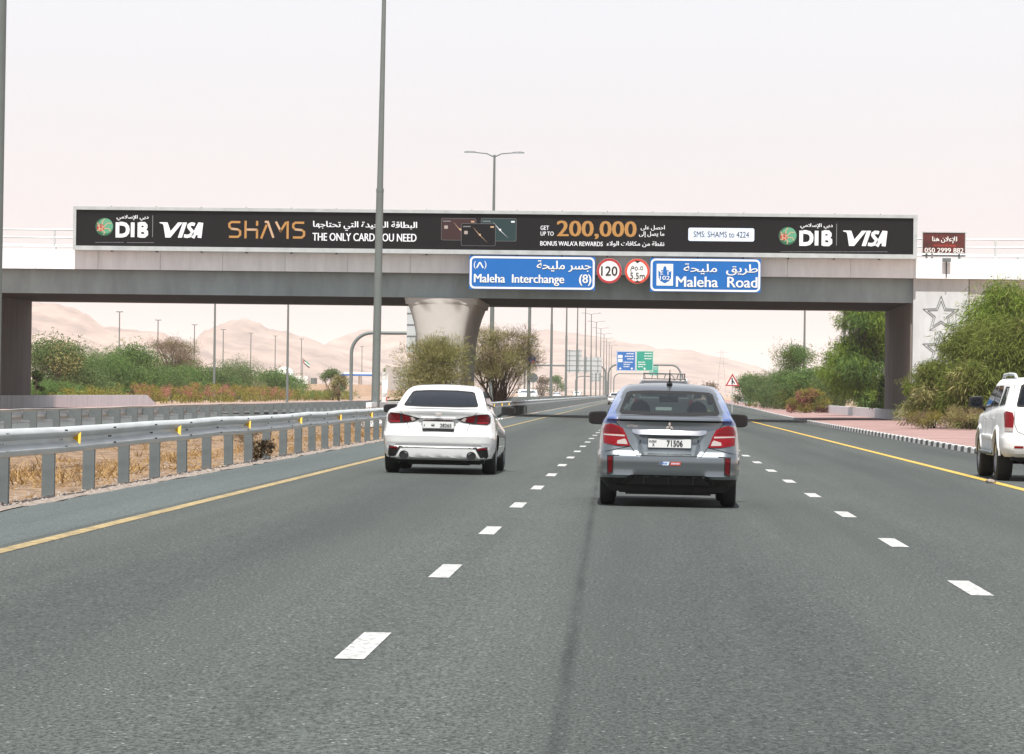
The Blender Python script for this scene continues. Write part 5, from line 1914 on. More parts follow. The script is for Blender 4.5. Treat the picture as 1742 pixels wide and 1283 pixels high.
# ---------------------------------------------------------------- white sedan
def make_white_sedan():
    root = empty('sedan', (0, 0, 0))
    K = [(.23, .20, .80, .16, 4.74, .22, .30, .06), (.265, .25, .87, .05, 4.80, .25, .34, .08), (.36, .34, .905, .03, 4.86, .26, .38, .09),
         (.46, .42, .925, .015, 4.88, .26, .40, .09), (.56, .50, .93, .0, 4.88, .26, .42, .10), (.62, .55, .928, -.01, 4.87, .26, .42, .10),
         (.645, .57, .925, .02, 4.86, .26, .42, .11), (.72, .61, .918, .055, 4.84, .26, .42, .12), (.84, .66, .905, .075, 4.80, .25, .42, .13),
         (.94, .70, .885, .065, 4.72, .24, .42, .14), (1.00, .73, .860, .035, 4.66, .22, .42, .15), (1.025, .75, .838, .03, 4.58, .21, .42, .15),
         (1.045, .77, .81, .08, 4.4, .20, .42, .15), (1.06, .86, .78, .38, 3.65, .20, .40, .12), (1.08, .98, .742, .55, 3.45, .20, .34, .10),
         (1.15, 1.09, .712, .72, 3.28, .22, .30, .09), (1.25, 1.22, .672, .99, 3.02, .23, .28, .09), (1.34, 1.33, .628, 1.28, 2.74, .24, .26, .09),
         (1.385, 1.38, .588, 1.46, 2.60, .25, .26, .10), (1.415, 1.41, .545, 1.62, 2.45, .25, .25, .11), (1.432, 1.43, .48, 1.80, 2.28, .22, .22, .11)]
    def rf(x, z):
        x = abs(x)
        d = 0.0
        if .62 < z < .93:
            hw = lerp(.30, .36, (z - .62) / .31)
            d += .035 * sstep((hw - x) / .06) * sstep((z - .66) / .05) * sstep((.90 - z) / .05)
        if .42 < z < .50: d += .018 * sstep((.86 - x) / .05) * sstep((z - .42) / .02) * sstep((.50 - z) / .03)
        return d
    car = Car(K, 4.88, rf)
    rw = [(-.585, 1.095), (-.30, 1.085), (.30, 1.085), (.585, 1.095), (.61, 1.115), (.515, 1.325), (.47, 1.345), (.22, 1.362), (-.22, 1.362), (-.47, 1.345), (-.515, 1.325), (-.61, 1.115)]
    sw = [(1.30, 1.12), (3.25, 1.07), (2.95, 1.22), (2.45, 1.34), (1.95, 1.36), (1.50, 1.28)]
    ws = [(-.60, 1.08), (.60, 1.08), (.48, 1.35), (-.48, 1.35)]
    arches = [(1.02, .325, .385), (3.84, .325, .385)]
    car.body([M['paintw'], M['gap']], root, arches, [inset(rw, .035)], [inset(sw, .05)], [ws])
    glass_part(car, root, 'rear_window', rw, M['glass_dark'], frit=.02)
    for s in (1, -1): glass_part(car, root, 'side_window', sw, M['glass_dark'], 'side', s)
    mb = MB(); mb.add([(-.72, 3.46, 1.03), (.72, 3.46, 1.03), (.58, 2.66, 1.39), (-.58, 2.66, 1.39)], [(0, 1, 2, 3)]); mb.build('windscreen', M['glass_dark'], root)
    mb = MB()
    gaps(car, mb, [[(-.62, 1.0), (-.52, .92), (-.50, .80), (-.44, .64), (.44, .64), (.50, .80), (.52, .92), (.62, 1.0)]], 0, wd=.007)
    for s in (1, -1): gaps(car, mb, [[(1.25, .72), (1.50, .95), (1.45, 1.08)], [(2.45, .3), (2.5, 1.06)], [(3.5, .4), (3.42, 1.02)]], 0, 'side', s)
    mb.build('panel_joints', M['gap'], root)
    TL = [(.29, .895), (.40, .845), (.55, .822), (.79, .812), (.835, .845), (.835, .965), (.79, .985), (.62, .972), (.44, .935)]
    for s in (1, -1):
        q = TL if s > 0 else mir(TL)
        t = MB(); car.patch(t, q, 0, .010, 5, thick=.03); o = t.build('tail_lamp', M['gap'], root, smooth=50)
        for nm, poly, mm in (('red_lens', [(.42, .862), (.57, .835), (.60, .960), (.47, .928)], 'lamp_dark'), ('red_lens', [(.625, .868), (.82, .868), (.822, .962), (.78, .975), (.63, .966)], 'lamp_dark'),
                             ('amber_lens', [(.62, .828), (.785, .824), (.82, .850), (.82, .862), (.625, .862)], 'lamp_red'), ('clear_lens', [(.365, .875), (.425, .852), (.46, .905), (.42, .918)], 'lamp_clear')):
            t = MB(); car.patch(t, poly if s > 0 else mir(poly), 0, .014, 4); t.build(nm, M[mm], o, smooth=50)
        # black corner vent with red reflector
        vp = [(.60, .435), (.80, .452), (.815, .30), (.79, .265), (.70, .26), (.66, .335)]
        t = MB(); car.patch(t, vp if s > 0 else mir(vp), 0, .005, 4); t.build('corner_vent', M['gap'], root)
        rp = [(.645, .395), (.785, .408), (.79, .44), (.65, .43)]
        t = MB(); car.patch(t, rp if s > 0 else mir(rp), 0, .010, 3); t.build('reflector', M['lamp_dark'], root)
        # exhaust tip
        t = MB()
        n = 20
        ex, ez, ey = s * .545, .305, car.yrear(.545, .305) - .035
        vs = []
        for rr_, yy in ((.070, .16), (.070, 0), (.055, 0), (.052, .14)):
            vs += [(ex + rr_ * 1.1 * math.cos(2 * math.pi * k / n), ey + yy, ez + rr_ * math.sin(2 * math.pi * k / n)) for k in range(n)]
        t.add(vs, [(i * n + k, i * n + (k + 1) % n, (i + 1) * n + (k + 1) % n, (i + 1) * n + k) for i in range(3) for k in range(n)] + [tuple(range(3 * n, 4 * n))])
        t.v = [(a_, (ey + .012 if i_ >= 3 * n else b_), c_) for i_, (a_, b_, c_) in enumerate(t.v)]
        t.build('exhaust_tip', M['black'], root, smooth=40)
    t = MB(); car.patch(t, [(-.62, .42), (.62, .42), (.64, .447), (-.64, .447)], 0, .004, 4); t.build('bumper_slot', M['gap'], root)
    t = MB()
    car.patch(t, [(-.66, .26), (.66, .26), (.60, .38), (.54, .415), (-.54, .415), (-.60, .38)], 0, .014, 4, thick=.03)
    t.build('diffuser', M['paintw'], root, smooth=35)
    t = MB(); car.patch(t, [(-.27, .885), (.27, .885), (.28, .905), (-.28, .905)], 0, .03, 3, thick=.03); t.build('chrome_bar', M['chrome'], root)
    t = MB(); car.patch(t, [(-.22, .868), (.22, .868), (.25, .884), (-.25, .884)], 0, .02, 3); t.build('high_lamp', M['lamp_dark'], root)
    number_plate(car, root, -.262, .262, .738, .862, [('28265', .03, .762, .215, .820, .01), ('A', -.235, .770, -.212, .812, .005), ('DUBAI', -.115, .800, -.055, .815, .01), ('#', -.112, .775, -.058, .792, 0)], y=.045)
    t = MB(); t.box(-.258, .258, .045, .062, .700, .732); t.build('plate_holder', M['black'], root)
    t = MB()
    car.patch(t, [(-.30, .965), (.30, .965), (.30, .972), (-.30, .972)], 0, .003, 3) if False else None
    t.ring([(.045 * math.cos(R(a)), .975 + .03 * math.sin(R(a))) for a in range(0, 360, 15)], [(.035 * math.cos(R(a)), .975 + .021 * math.sin(R(a))) for a in range(0, 360, 15)], car.yrear(0, .97) - .012, car.yrear(0, .97) - .002)
    t.box(-.055, .055, car.yrear(0, .97) - .014, car.yrear(0, .97) - .002, .969, .981)
    t.build('badge', M['chrome'], root)
    t = MB(); t.text('ALTIMA', -.555, .977, -.42, .997, car.yrear(.49, .98) - .006, 0, .004); t.text('SV', .47, .957, .51, .972, car.yrear(.49, .96) - .006, 0, .006); t.build('model_lettering', M['inkgrey'], root)
    t = MB()
    t.box(-.74, .74, .22, 4.6, .185, .36); t.box(-.5, .5, .28, .9, .15, .21); t.box(-.64, .64, .9, 3.7, .15, .2); t.tube([(-.66, 1.02, .28), (.66, 1.02, .28)], .045, 8)
    for (yy, _, _) in arches:
        for s in (1, -1): t.box(min(s * .54, s * .60), max(s * .54, s * .60), yy - .37, yy + .37, .24, .70)
    t.build('underbody', M['under'], root)
    for yy in (1.02, 3.84):
        for s in (1, -1): wheel(root, s * .795, yy, .335, .225)
    for s in (1, -1): mirror(root, s * 1.0, 2.98, 1.03, .24, .16, s * .82)
    for s in (1, -1):
        st = seat(root, s * .37, 2.35, .40); headrest(st, .60, .25, .2)
    t = MB(); t.box(-.62, .62, .50, 1.2, 1.0, 1.04); t.build('parcel_shelf', M['seat'], root)
    for s in (1, -1):                                   # door handles
        t = MB()
        for yy in (1.75, 2.75): t.rbox(s * (car.xside(yy, .90) + .012), yy, .90, .03, .2, .03, .012)
        t.build('door_handle', M['paintw'], root, smooth=60)
    return root


# ---------------------------------------------------------------- big white off-roader
def make_suv(pm, rack=False):
    root = empty('off_roader', (0, 0, 0))
    K = [(.42, .40, .90, .16, 5.05, .20, .30, .05), (.48, .46, .965, .03, 5.14, .22, .32, .06), (.56, .54, .995, .0, 5.2, .22, .34, .06),
         (.68, .66, 1.0, -.01, 5.22, .22, .36, .06), (.76, .75, 1.0, .0, 5.22, .22, .36, .06), (.785, .78, .995, .05, 5.20, .22, .36, .06),
         (.90, .90, .985, .06, 5.18, .20, .36, .06), (1.05, 1.02, .978, .065, 5.14, .19, .36, .06), (1.18, 1.10, .968, .07, 5.06, .18, .36, .06),
         (1.24, 1.13, .955, .075, 4.95, .17, .36, .06), (1.265, 1.17, .945, .085, 4.1, .17, .36, .06), (1.30, 1.24, .932, .10, 3.95, .17, .34, .06),
         (1.45, 1.42, .885, .155, 3.70, .18, .30, .06), (1.60, 1.58, .835, .215, 3.45, .18, .28, .07), (1.70, 1.69, .80, .265, 3.25, .20, .26, .08),
         (1.76, 1.755, .76, .33, 3.1, .22, .25, .10), (1.795, 1.79, .70, .45, 2.95, .22, .24, .12)]
    car = Car(K, 5.22, None, taper=.03, nose=.06)
    rw = [(-.72, 1.29), (.72, 1.29), (.745, 1.32), (.66, 1.66), (.62, 1.69), (-.62, 1.69), (-.66, 1.66), (-.745, 1.32)]
    arches = [(1.05, .40, .50), (4.18, .40, .50)]
    qw = [(.42, 1.33), (1.18, 1.30), (1.12, 1.64), (.62, 1.64)]
    dw = [(1.36, 1.30), (2.30, 1.285), (2.28, 1.66), (1.62, 1.66), (1.40, 1.58)]
    fw = [(2.40, 1.285), (3.66, 1.26), (3.40, 1.46), (3.02, 1.645), (2.40, 1.66)]
    ws = [(-.66, 1.30), (.66, 1.30), (.55, 1.64), (-.55, 1.64)]
    car.body([pm, M['gap']], root, arches, [inset(rw, .04)], [inset(p, .045) for p in (qw, dw, fw)], [ws])
    glass_part(car, root, 'rear_window', rw, M['glass_dark'], frit=.03)
    for s in (1, -1):
        for p, m in ((qw, 'glass'), (dw, 'glass_dark'), (fw, 'glass')): glass_part(car, root, 'side_window', p, M[m], 'side', s, frit=.025)
    mb = MB(); mb.add([(-.80, 3.98, 1.24), (.80, 3.98, 1.24), (.66, 3.22, 1.70), (-.66, 3.22, 1.70)], [(0, 1, 2, 3)]); mb.build('windscreen', M['glass'], root)
    mb = MB()
    gaps(car, mb, [[(-.76, 1.68), (-.78, 1.0), (-.72, .86), (-.55, .79), (.55, .79), (.72, .86), (.78, 1.0), (.76, 1.68)]], 0, wd=.009)
    for s in (1, -1): gaps(car, mb, [[(1.56, .62), (1.52, .95), (1.30, 1.05), (1.27, 1.66)], [(2.34, .56), (2.36, 1.68)], [(3.62, .56), (3.60, 1.2)]], 0, 'side', s, wd=.009)
    mb.build('panel_joints', M['gap'], root)
    for s in (1, -1):
        TLp = [(.80, .87), (.935, .87), (.945, 1.18), (.915, 1.215), (.81, 1.19), (.785, 1.10)]
        t = MB(); car.patch(t, TLp if s > 0 else mir(TLp), 0, .012, 5, thick=.03); o = t.build('tail_lamp', M['lamp_red'], root, smooth=50)
        c = [(.80, .868), (.937, .868), (.938, .93), (.80, .928)]
        t = MB(); car.patch(t, c if s > 0 else mir(c), 0, .016, 3); t.build('clear_lens', M['lamp_clear'], o)
        rp = [(.62, .575), (.78, .575), (.78, .615), (.62, .615)]
        t = MB(); car.patch(t, rp if s > 0 else mir(rp), 0, .006, 3); t.build('reflector', M['lamp_red'], root)
        # wheel-arch flares
        for (ya, za, ra) in arches:
            t = MB(); n = 22; vs = []
            for k in range(n + 1):
                a = R(4) + R(172) * k / n
                for rr_, ox in ((ra * .97, -.02), (ra * .985, .030), (ra * 1.08, .026), (ra * 1.14, -.004)):
                    yy, zz = ya + rr_ * math.cos(a), za + rr_ * math.sin(a)
                    vs.append((s * (car.xside(ya, max(.5, min(1.0, zz))) + ox), yy, zz))
            fs = []
            for k in range(n):
                for j in range(3):
                    f = (k * 4 + j, k * 4 + j + 1, k * 4 + 5 + j, k * 4 + 4 + j)
                    fs.append(f if s < 0 else f[::-1])
            t.add(vs, fs); t.build('wheel_arch', pm, root, smooth=40)
        t = MB(); t.rbox(s * .95, 2.6, .47, .22, 2.0, .07, .025); t.build('side_step', M['galv_dull'], root, smooth=50)
        t = MB(); t.rbox(s * (car.xside(2.6, .75) + .008), 2.6, .74, .03, 1.9, .09, .013); t.build('door_moulding', pm, root, smooth=50)
        t = MB()
        t.tube([(s * .70, .55, 1.78), (s * .715, .75, 1.85), (s * .72, 1.6, 1.865), (s * .70, 2.7, 1.85), (s * .69, 2.95, 1.78)], [.03, .03, .028, .03, .03], 8)
        t.build('roof_rail', M['galv'], root, smooth=60)
        t = MB()
        for yy in (1.75, 2.95): t.rbox(s * (car.xside(yy, 1.07) + .02), yy, 1.07, .035, .2, .035, .015)
        t.build('door_handle', M['chrome'], root, smooth=60)
        mirror(root, s * 1.12, 3.62, 1.36, .26, .225, s * .93)
    number_plate(car, root, -.26, .26, .86, .98, [('A', -.23, .89, -.20, .945, 0)] if False else [], y=car.yrear(0, .92) - .02)
    t = MB()
    t.box(-.80, .80, .2, 5.0, .36, .56); t.box(-.5, .5, .25, 1.2, .28, .36); t.tube([(-.75, 1.05, .36), (.75, 1.05, .36)], .07, 8); t.rbox(0, 1.05, .36, .3, .3, .28, .08)
    for (yy, _, _) in arches:
        for s in (1, -1): t.box(min(s * .58, s * .64), max(s * .58, s * .64), yy - .48, yy + .48, .3, .9)
    t.build('underbody', M['under'], root)
    for yy in (1.05, 4.18):
        for s in (1, -1): wheel(root, s * .862, yy, .40, .275)
    for s in (1, -1):
        st = seat(root, s * .42, 2.75, .62); headrest(st, .62, .26, .2)
        st = seat(root, s * .42, 1.8, .62); headrest(st, .60, .26, .2)
    t = MB(); t.rbox(0, 3.6, 1.02, 1.6, .5, .4, .08); t.build('dashboard', M['seat'], root, smooth=50)
    if rack:
        t = MB()
        z0, z1 = 1.86, 2.03
        for z in (z0, z1):
            t.tube([(-.62, .5, z), (.62, .5, z), (.65, .55, z), (.65, 2.2, z), (.62, 2.25, z), (-.62, 2.25, z), (-.65, 2.2, z), (-.65, .55, z), (-.62, .5, z)], .016, 6)
        for k in range(7):
            xx = -.6 + k * .2
            for yy in (.5, 2.25): t.tube([(xx, yy, z0), (xx + (.05 if k % 2 else -.03), yy, z1)], .011, 5)
        for k in range(6):
            yy = .7 + k * .28
            t.tube([(-.65, yy, z0), (.65, yy, z0)], .011, 5)
            for xx in (-.65, .65): t.tube([(xx, yy, z0), (xx, yy, z1)], .011, 5)
        t.build('roof_basket', M['galv_dull'], root)
    return root


TILT = 0.010
def front(root, L_, hz, hx, gw, gh, gz0):
    """headlamps and grille set into the nose"""
    for s in (1, -1):
        t = MB(); t.rbox(s * hx, L_ - .10, hz, .34, .24, .15, .05, seg=3); o = t.build('headlight', M['lamp_clear'], root, smooth=50)
    t = MB(); t.rbox(0, L_ + .02, gz0, gw, .16, gh, .03); t.build('grille', M['black'], root, smooth=50)


def put(o, x, y, rz=0.0, z=None, tilt=TILT):
    o.location = (x, y, gz(x) if z is None else z)
    o.rotation_euler = (0, tilt, rz)

gs = make_grey_sedan()
tag(gs, 'grey metallic sedan with blue decals on its rear pillars, plate 71506, in the middle lane', 'car')
front(gs, 4.20, .66, .60, .80, .16, .52)
put(gs, 0.345, 43.4)
ws_ = make_white_sedan()
tag(ws_, 'white sedan with dark rear window and black-rimmed red lamps in the left lane', 'car')
front(ws_, 4.76, .66, .66, .70, .22, .56)
put(ws_, -3.27, 57.6, -0.008)
sv = make_suv(M['paintw2'])
tag(sv, 'large white off-roader on the right shoulder, cut by the edge of the photo', 'car')
front(sv, 5.10, .98, .76, .90, .26, .95)
put(sv, 7.22, 61.9, 0.0)
rk = make_suv(M['darkpaint'], True)
tag(rk, 'off-roader with a roof basket driving just ahead of the grey sedan', 'car')
put(rk, 0.72, 112.5)
# small cars far ahead and on the opposite carriageway share the shapes above
fc = copy_tree(ws_)
tag(fc, 'distant white car in the left lane beside the roof of the grey sedan', 'car')
put(fc, at(1047, 670, 425).x, 425)
for n_, (src, px, Y, lab) in enumerate(((sv, 893, 560, 'left one of two white vehicles facing us, right of the thorny tree'),
                                     (sv, 905.5, 585, 'right one of two white vehicles facing us, right of the thorny tree'),
                                     (ws_, 948, 700, 'distant white car facing us between two lamp posts of the opposite carriageway'),
                                     (sv, 982, 900, 'tiny white vehicle facing us far off on the opposite carriageway'))):
    c = copy_tree(src)
    tag(c, lab, 'car', 'cars on the opposite carriageway')
    put(c, at(px, 668, Y).x, Y, math.pi, 0.0, 0)
# ------------------------------------------------------------------ plants
LM = {
    'olive': leaf_mat('ghaf_leaf', (0.065, 0.090, 0.018), (0.227, 0.264, 0.066)),
    'bright': leaf_mat('bright_leaf', (0.073, 0.125, 0.020), (0.267, 0.356, 0.067)),
    'green': leaf_mat('mid_green_leaf', (0.061, 0.115, 0.032), (0.189, 0.297, 0.088)),
    'bluegreen': leaf_mat('grey_green_leaf', (0.070, 0.115, 0.040), (0.18, 0.255, 0.095)),
    'khaki': leaf_mat('khaki_leaf', (0.162, 0.155, 0.061), (0.446, 0.405, 0.176)),
    'dry': leaf_mat('dry_twig', (0.10, 0.072, 0.045), (0.25, 0.185, 0.115), 0.1),
    'yellowgreen': leaf_mat('yellow_green_leaf', (0.12, 0.115, 0.022), (0.34, 0.30, 0.075)),
    'pink': leaf_mat('pink_flower', (0.26, 0.10, 0.075), (0.46, 0.22, 0.17)),
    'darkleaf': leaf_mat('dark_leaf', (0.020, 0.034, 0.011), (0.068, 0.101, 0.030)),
    'straw': M['straw'],
}
M['bark'] = mat('bark', (0.085, 0.055, 0.040), 0.95, var=0.3, vscale=6)


def leaves(mb, c, r, n, size, rg_, mi, style, flat=0.8, base=None):
    """n leaf-sized faces round the clump centre c"""
    for _ in range(n):
        u = Vector((rg_.gauss(0, 1), rg_.gauss(0, 1), rg_.gauss(0, 1) * flat))
        u = u / max(u.length, 1e-3) * r * (rg_.random() ** 0.5)
        p = c + u
        if p.z < 0.03: p.z = rg_.uniform(0.03, 0.3)
        if style == 'droop':
            d = (Vector((u.x, u.y, 0)) * (0.5 / max(r, .1)) + Vector((rg_.gauss(0, .35), rg_.gauss(0, .35), rg_.uniform(-1.1, 0.15)))).normalized()
            l_, w_ = size * rg_.uniform(1.2, 2.8), size * rg_.uniform(.13, .26)
        elif style == 'spray':
            d = ((u / max(r, .1)) + Vector((rg_.gauss(0, .5), rg_.gauss(0, .5), rg_.uniform(.0, 1.0)))).normalized()
            l_, w_ = size * rg_.uniform(1.0, 2.4), size * rg_.uniform(.08, .18)
        else:
            d = Vector((rg_.gauss(0, 1), rg_.gauss(0, 1), rg_.gauss(0, .8))).normalized()
            l_, w_ = size * rg_.uniform(.7, 1.4), size * rg_.uniform(.35, .65)
        s_ = d.cross(Vector((rg_.gauss(0, 1), rg_.gauss(0, 1), rg_.gauss(0, 1)))).normalized() * w_ * .5
        b = p + d * l_
        m_ = p + d * l_ * .45
        mb.add([p, m_ + s_, b, m_ - s_], [(0, 1, 2, 3)], mi)


def shrub(name, label, x, y, h, rx, ry, n, size, kind, style='leaf', seed=1, clumps=26, z0=0.1, cat='shrub', stems=5, group=None, top=0.5, shape='dome', kind2=None, frac2=0.0, cr=0.30, trunk_h=0.0, lean=0.0):
    """a crown of leaf clumps over branching stems"""
    rg_ = random.Random(seed * 7919 + 13)
    root = tag(empty(name, (x, y, z0)), label, cat, group)
    cs = []
    for k in range(clumps):
        a = rg_.uniform(0, 2 * math.pi)
        t = rg_.random() ** .6
        if shape == 'dome':
            zz = h * (rg_.uniform(.12, 1.0) if k > 3 else rg_.uniform(.75, .9))
            e_ = math.sqrt(max(.05, 1 - (zz / h) ** 2.2))
            e_ *= 0.78 + .22 * min(1, zz / (h * .3))
        elif shape == 'vase':
            zz = h * rg_.uniform(.42, .95)
            e_ = .35 + .75 * (zz / h)
            if zz > .82 * h: e_ *= .8
        else:                                              # tree crown above a bare stem
            zz = lerp(trunk_h, h, rg_.uniform(.05, 1.0))
            q = (zz - trunk_h) / (h - trunk_h)
            e_ = math.sqrt(max(.06, 1 - (abs(q - .42) / .62) ** 2))
        r_ = min(rx, h) * cr * rg_.uniform(.55, 1.25)
        zc = min(zz, h - r_ * .65)
        f = 1 - .55 * r_ / max(rx, .3)
        cs.append((Vector((math.cos(a) * rx * e_ * t * f + lean * zz / h, math.sin(a) * ry * e_ * t * f, zc)), r_))
    mb = MB()
    tot = sum(r_ ** 2 for _, r_ in cs)
    for c, r_ in cs:
        leaves(mb, c, r_, int(n * r_ ** 2 / tot), size, rg_, 1 if rg_.random() < frac2 else 0, style)
    for _ in range(int(n * .05)):                           # stray shoots breaking the outline
        c, r_ = cs[rg_.randrange(len(cs))]
        d = Vector((rg_.gauss(0, 1), rg_.gauss(0, 1), abs(rg_.gauss(.3, .7)))).normalized()
        leaves(mb, c + d * r_ * rg_.uniform(.9, 1.55), r_ * .12, 4, size * .9, rg_, 0, style)
    mb.build('crown' if cat == 'tree' else 'foliage', [LM[kind], LM[kind2 or kind]], root)
    mb = MB()
    for k in range(stems):
        c, r_ = cs[(k * 3) % len(cs)]
        b = Vector((rg_.gauss(0, .10) * rx * .5, rg_.gauss(0, .10) * ry * .5, -0.15))
        m_ = b.lerp(c, .5) + Vector((rg_.gauss(0, .06) * rx, rg_.gauss(0, .06) * rx, h * .04))
        w_ = 0.016 * h * rg_.uniform(.7, 1.2)
        mb.tube([b, m_, c], [w_, w_ * .7, w_ * .25], 5)
        for _ in range(2):
            c2, _r = cs[rg_.randrange(len(cs))]
            mb.tube([m_, m_.lerp(c2, .5) + Vector((0, 0, h * .03)), c2], [w_ * .5, w_ * .35, w_ * .12], 4)
    mb.build('trunk' if cat == 'tree' else 'stems', M['bark'], root)
    return root


# right-hand shrubbery: big drooping bushes before the overpass
GRP = 'drooping bushes before the overpass'
for (px, ytop, Y, rx, ry, n, k, lab, sd_, zb) in (
        (1660, 556, 152, 2.4, 2.2, 28000, 'olive', 'leftmost large drooping olive-green bush in front of the white abutment wall', 1, 0.1),
        (1716, 487, 162, 2.9, 3.0, 32000, 'bright', 'tallest bright green drooping bush rising to the parapet at the right edge', 2, 0.1),
        (1738, 545, 146, 2.5, 2.2, 24000, 'olive', 'olive-green bush behind the white off-roader at the right edge', 3, 0.1),
        (1672, 622, 145, 2.0, 1.4, 20000, 'olive', 'low olive-green bush left of the mirror of the white off-roader, in front of taller ones', 9, 0.1)):
    p = at(px, ytop, Y)
    shrub('drooping_bush', lab, p.x, Y, p.z - .1, rx, ry, n, .17, k, 'droop', sd_, 46, zb, 'bush', 9, GRP, kind2='khaki', frac2=.12, cr=.36)
p = at(1590, 618, 147)
shrub('drooping_bush', 'lower grey-green bush at the foot of the star wall, left of the big ones', at(1588, 600, 148).x, 148, p.z - .1, 1.5, 1.4, 13000, .14, 'olive', 'droop', 8, 26, .1, 'bush', 6, GRP, kind2='khaki', frac2=.3, cr=.38)
for (px, Y, h, rx, n, k, lab, sd_) in ((1650, 141, .8, 1.9, 3000, 'khaki', 'dry khaki undergrowth below the large drooping bush', 4), (1575, 143, .7, .9, 1500, 'yellowgreen', 'low yellow-green undergrowth at the left foot of the drooping bushes', 5),
                                (1715, 136, .7, 1.6, 2400, 'khaki', 'dry undergrowth beside the wheel of the white off-roader', 6)):
    p = at(px, 700, Y)
    shrub('undergrowth', lab, p.x, Y, h, rx, .9, n, .10, k, 'spray', sd_, 16, .1, 'undergrowth', 4, kind2='dry', frac2=.4)
# beyond the overpass on the right
p = at(1466, 527, 236)
shrub('ghaf_tree', 'tall bright green weeping tree beside the right abutment beyond the overpass', p.x + .5, 238, 7.9, 3.1, 2.6, 34000, .22, 'bright', 'droop', 21, 50, .1, 'tree', 7, kind2='green', frac2=.3, shape='crown', trunk_h=.6, cr=.34)
for (px, ytop, Y, rx, n, k, lab, sd_) in ((1352, 588, 320, 2.7, 11000, 'green', 'airy dark green bush with the lamp post rising behind it', 22), (1300, 640, 380, 2.6, 7000, 'bluegreen', 'rounded green bush beside the triangular sign', 23),
                                     (1276, 640, 430, 2.2, 6000, 'green', 'leftmost green bush of the right row, next to the triangular sign', 24), (1335, 632, 340, 2.8, 9000, 'bluegreen', 'broad grey-green bush behind the flowering shrub', 25),
                                     (1392, 632, 312, 2.8, 9000, 'green', 'bushy green shrub between the weeping tree and the flowering shrub', 26), (1428, 640, 292, 2.4, 8000, 'bluegreen', 'grey-green shrub at the foot of the weeping tree', 27)):
    p = at(px, ytop, Y)
    shrub('roadside_bush', lab, p.x, Y, p.z - .1, rx * 1.15, rx, int(n * 1.7), .15 if sd_ > 22 else .13, k, 'droop' if sd_ % 2 else 'leaf', sd_, 30, .1, 'bush', 6, 'green bushes along the right pavement', kind2='olive', frac2=.25, cr=.34)
p = at(1377, 664, 268)
shrub('flowering_shrub', 'rounded shrub dotted with pinkish flowers at the edge of the right pavement', p.x, 268, p.z - .08, 2.0, 1.3, 9000, .11, 'yellowgreen', 'leaf', 31, 34, .08, 'shrub', 4, kind2='pink', frac2=.55, cr=.26)
for (px, ytop, Y, rx, lab, sd_) in ((1452, 668, 250, 1.5, 'yellow-green shrub behind the low pale wall on the right', 32), (1300, 676, 390, 2.2, 'yellow-green hedge below the leftmost right bushes', 33), (1478, 672, 242, 1.1, 'small yellow-green shrub close to the dark abutment', 34)):
    p = at(px, ytop, Y)
    shrub('low_shrub', lab, p.x + (1.2 if px > 1440 else 0), Y, max(.9, p.z - .1), rx, 1.2, 3600, .11, 'yellowgreen', 'leaf', sd_, 22, .1, 'shrub', 3, kind2='green', frac2=.35)
# dark clipped shrubs in the shade by both abutments
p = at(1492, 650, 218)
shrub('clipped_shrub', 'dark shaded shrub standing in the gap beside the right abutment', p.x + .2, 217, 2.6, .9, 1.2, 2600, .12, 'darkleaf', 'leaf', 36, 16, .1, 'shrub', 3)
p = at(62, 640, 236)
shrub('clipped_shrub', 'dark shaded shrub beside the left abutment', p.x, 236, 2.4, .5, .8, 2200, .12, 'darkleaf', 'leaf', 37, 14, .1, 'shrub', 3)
p = at(1553, 648, 176)
shrub('clipped_shrub', 'small bright leafy shrub in front of the dark right abutment face', p.x - .3, 174, 2.0, .5, .6, 1300, .12, 'bright', 'leaf', 38, 10, .1, 'shrub', 3)

# median: khaki shrub before the pier, thorny tree behind it
p = at(742, 585, 180)
shrub('desert_shrub', 'feathery khaki shrub covering the foot of the bridge pier', p.x, 180, p.z, 2.65, 1.6, 22000, .15, 'khaki', 'spray', 41, 40, 0, 'shrub', 9, kind2='olive', frac2=.35, cr=.34)
p = at(863, 560, 218)
shrub('thorn_tree', 'spreading thorny tree with bare brown stems right of the bridge pier', at(846, 660, 218).x, 218, p.z, 3.0, 2.2, 26000, .14, 'khaki', 'spray', 42, 64, 0, 'tree', 8, kind2='dry', frac2=.4, shape='vase', cr=.23, lean=.45)
# bare twiggy stems fanning out of the thorn tree base
rgt = random.Random(77)
tt = [o for o in C.objects if o.name.startswith('thorn_tree')][0]
mb = MB()
for _ in range(46):
    a = rgt.uniform(0, 6.283); rr_ = rgt.uniform(.5, 2.3); hh = rgt.uniform(2.0, 5.0)
    e_ = Vector((math.cos(a) * rr_ + .35, math.sin(a) * rr_ * .8, hh))
    m_ = e_ * .45 + Vector((rgt.gauss(0, .15), rgt.gauss(0, .15), .1))
    mb.tube([(rgt.gauss(0, .1), rgt.gauss(0, .1), -.1), m_, e_], [.030, .018, .006], 4)
    for _k in range(3):
        f_ = m_.lerp(e_, rgt.uniform(.2, .9)) + Vector((rgt.gauss(0, .4), rgt.gauss(0, .4), rgt.uniform(.1, .6)))
        mb.tube([m_.lerp(e_, .3), f_], [.014, .005], 3)
mb.build('branches', M['bark'], tt)
p = at(509, 765, 66)
shrub('tumbleweed', 'brown dried tumbleweed caught at the foot of the near guardrail', -7.0, at(509, 765, 66).y, .34, .30, .26, 1500, .07, 'dry', 'leaf', 43, 10, .04, 'tumbleweed', 3)
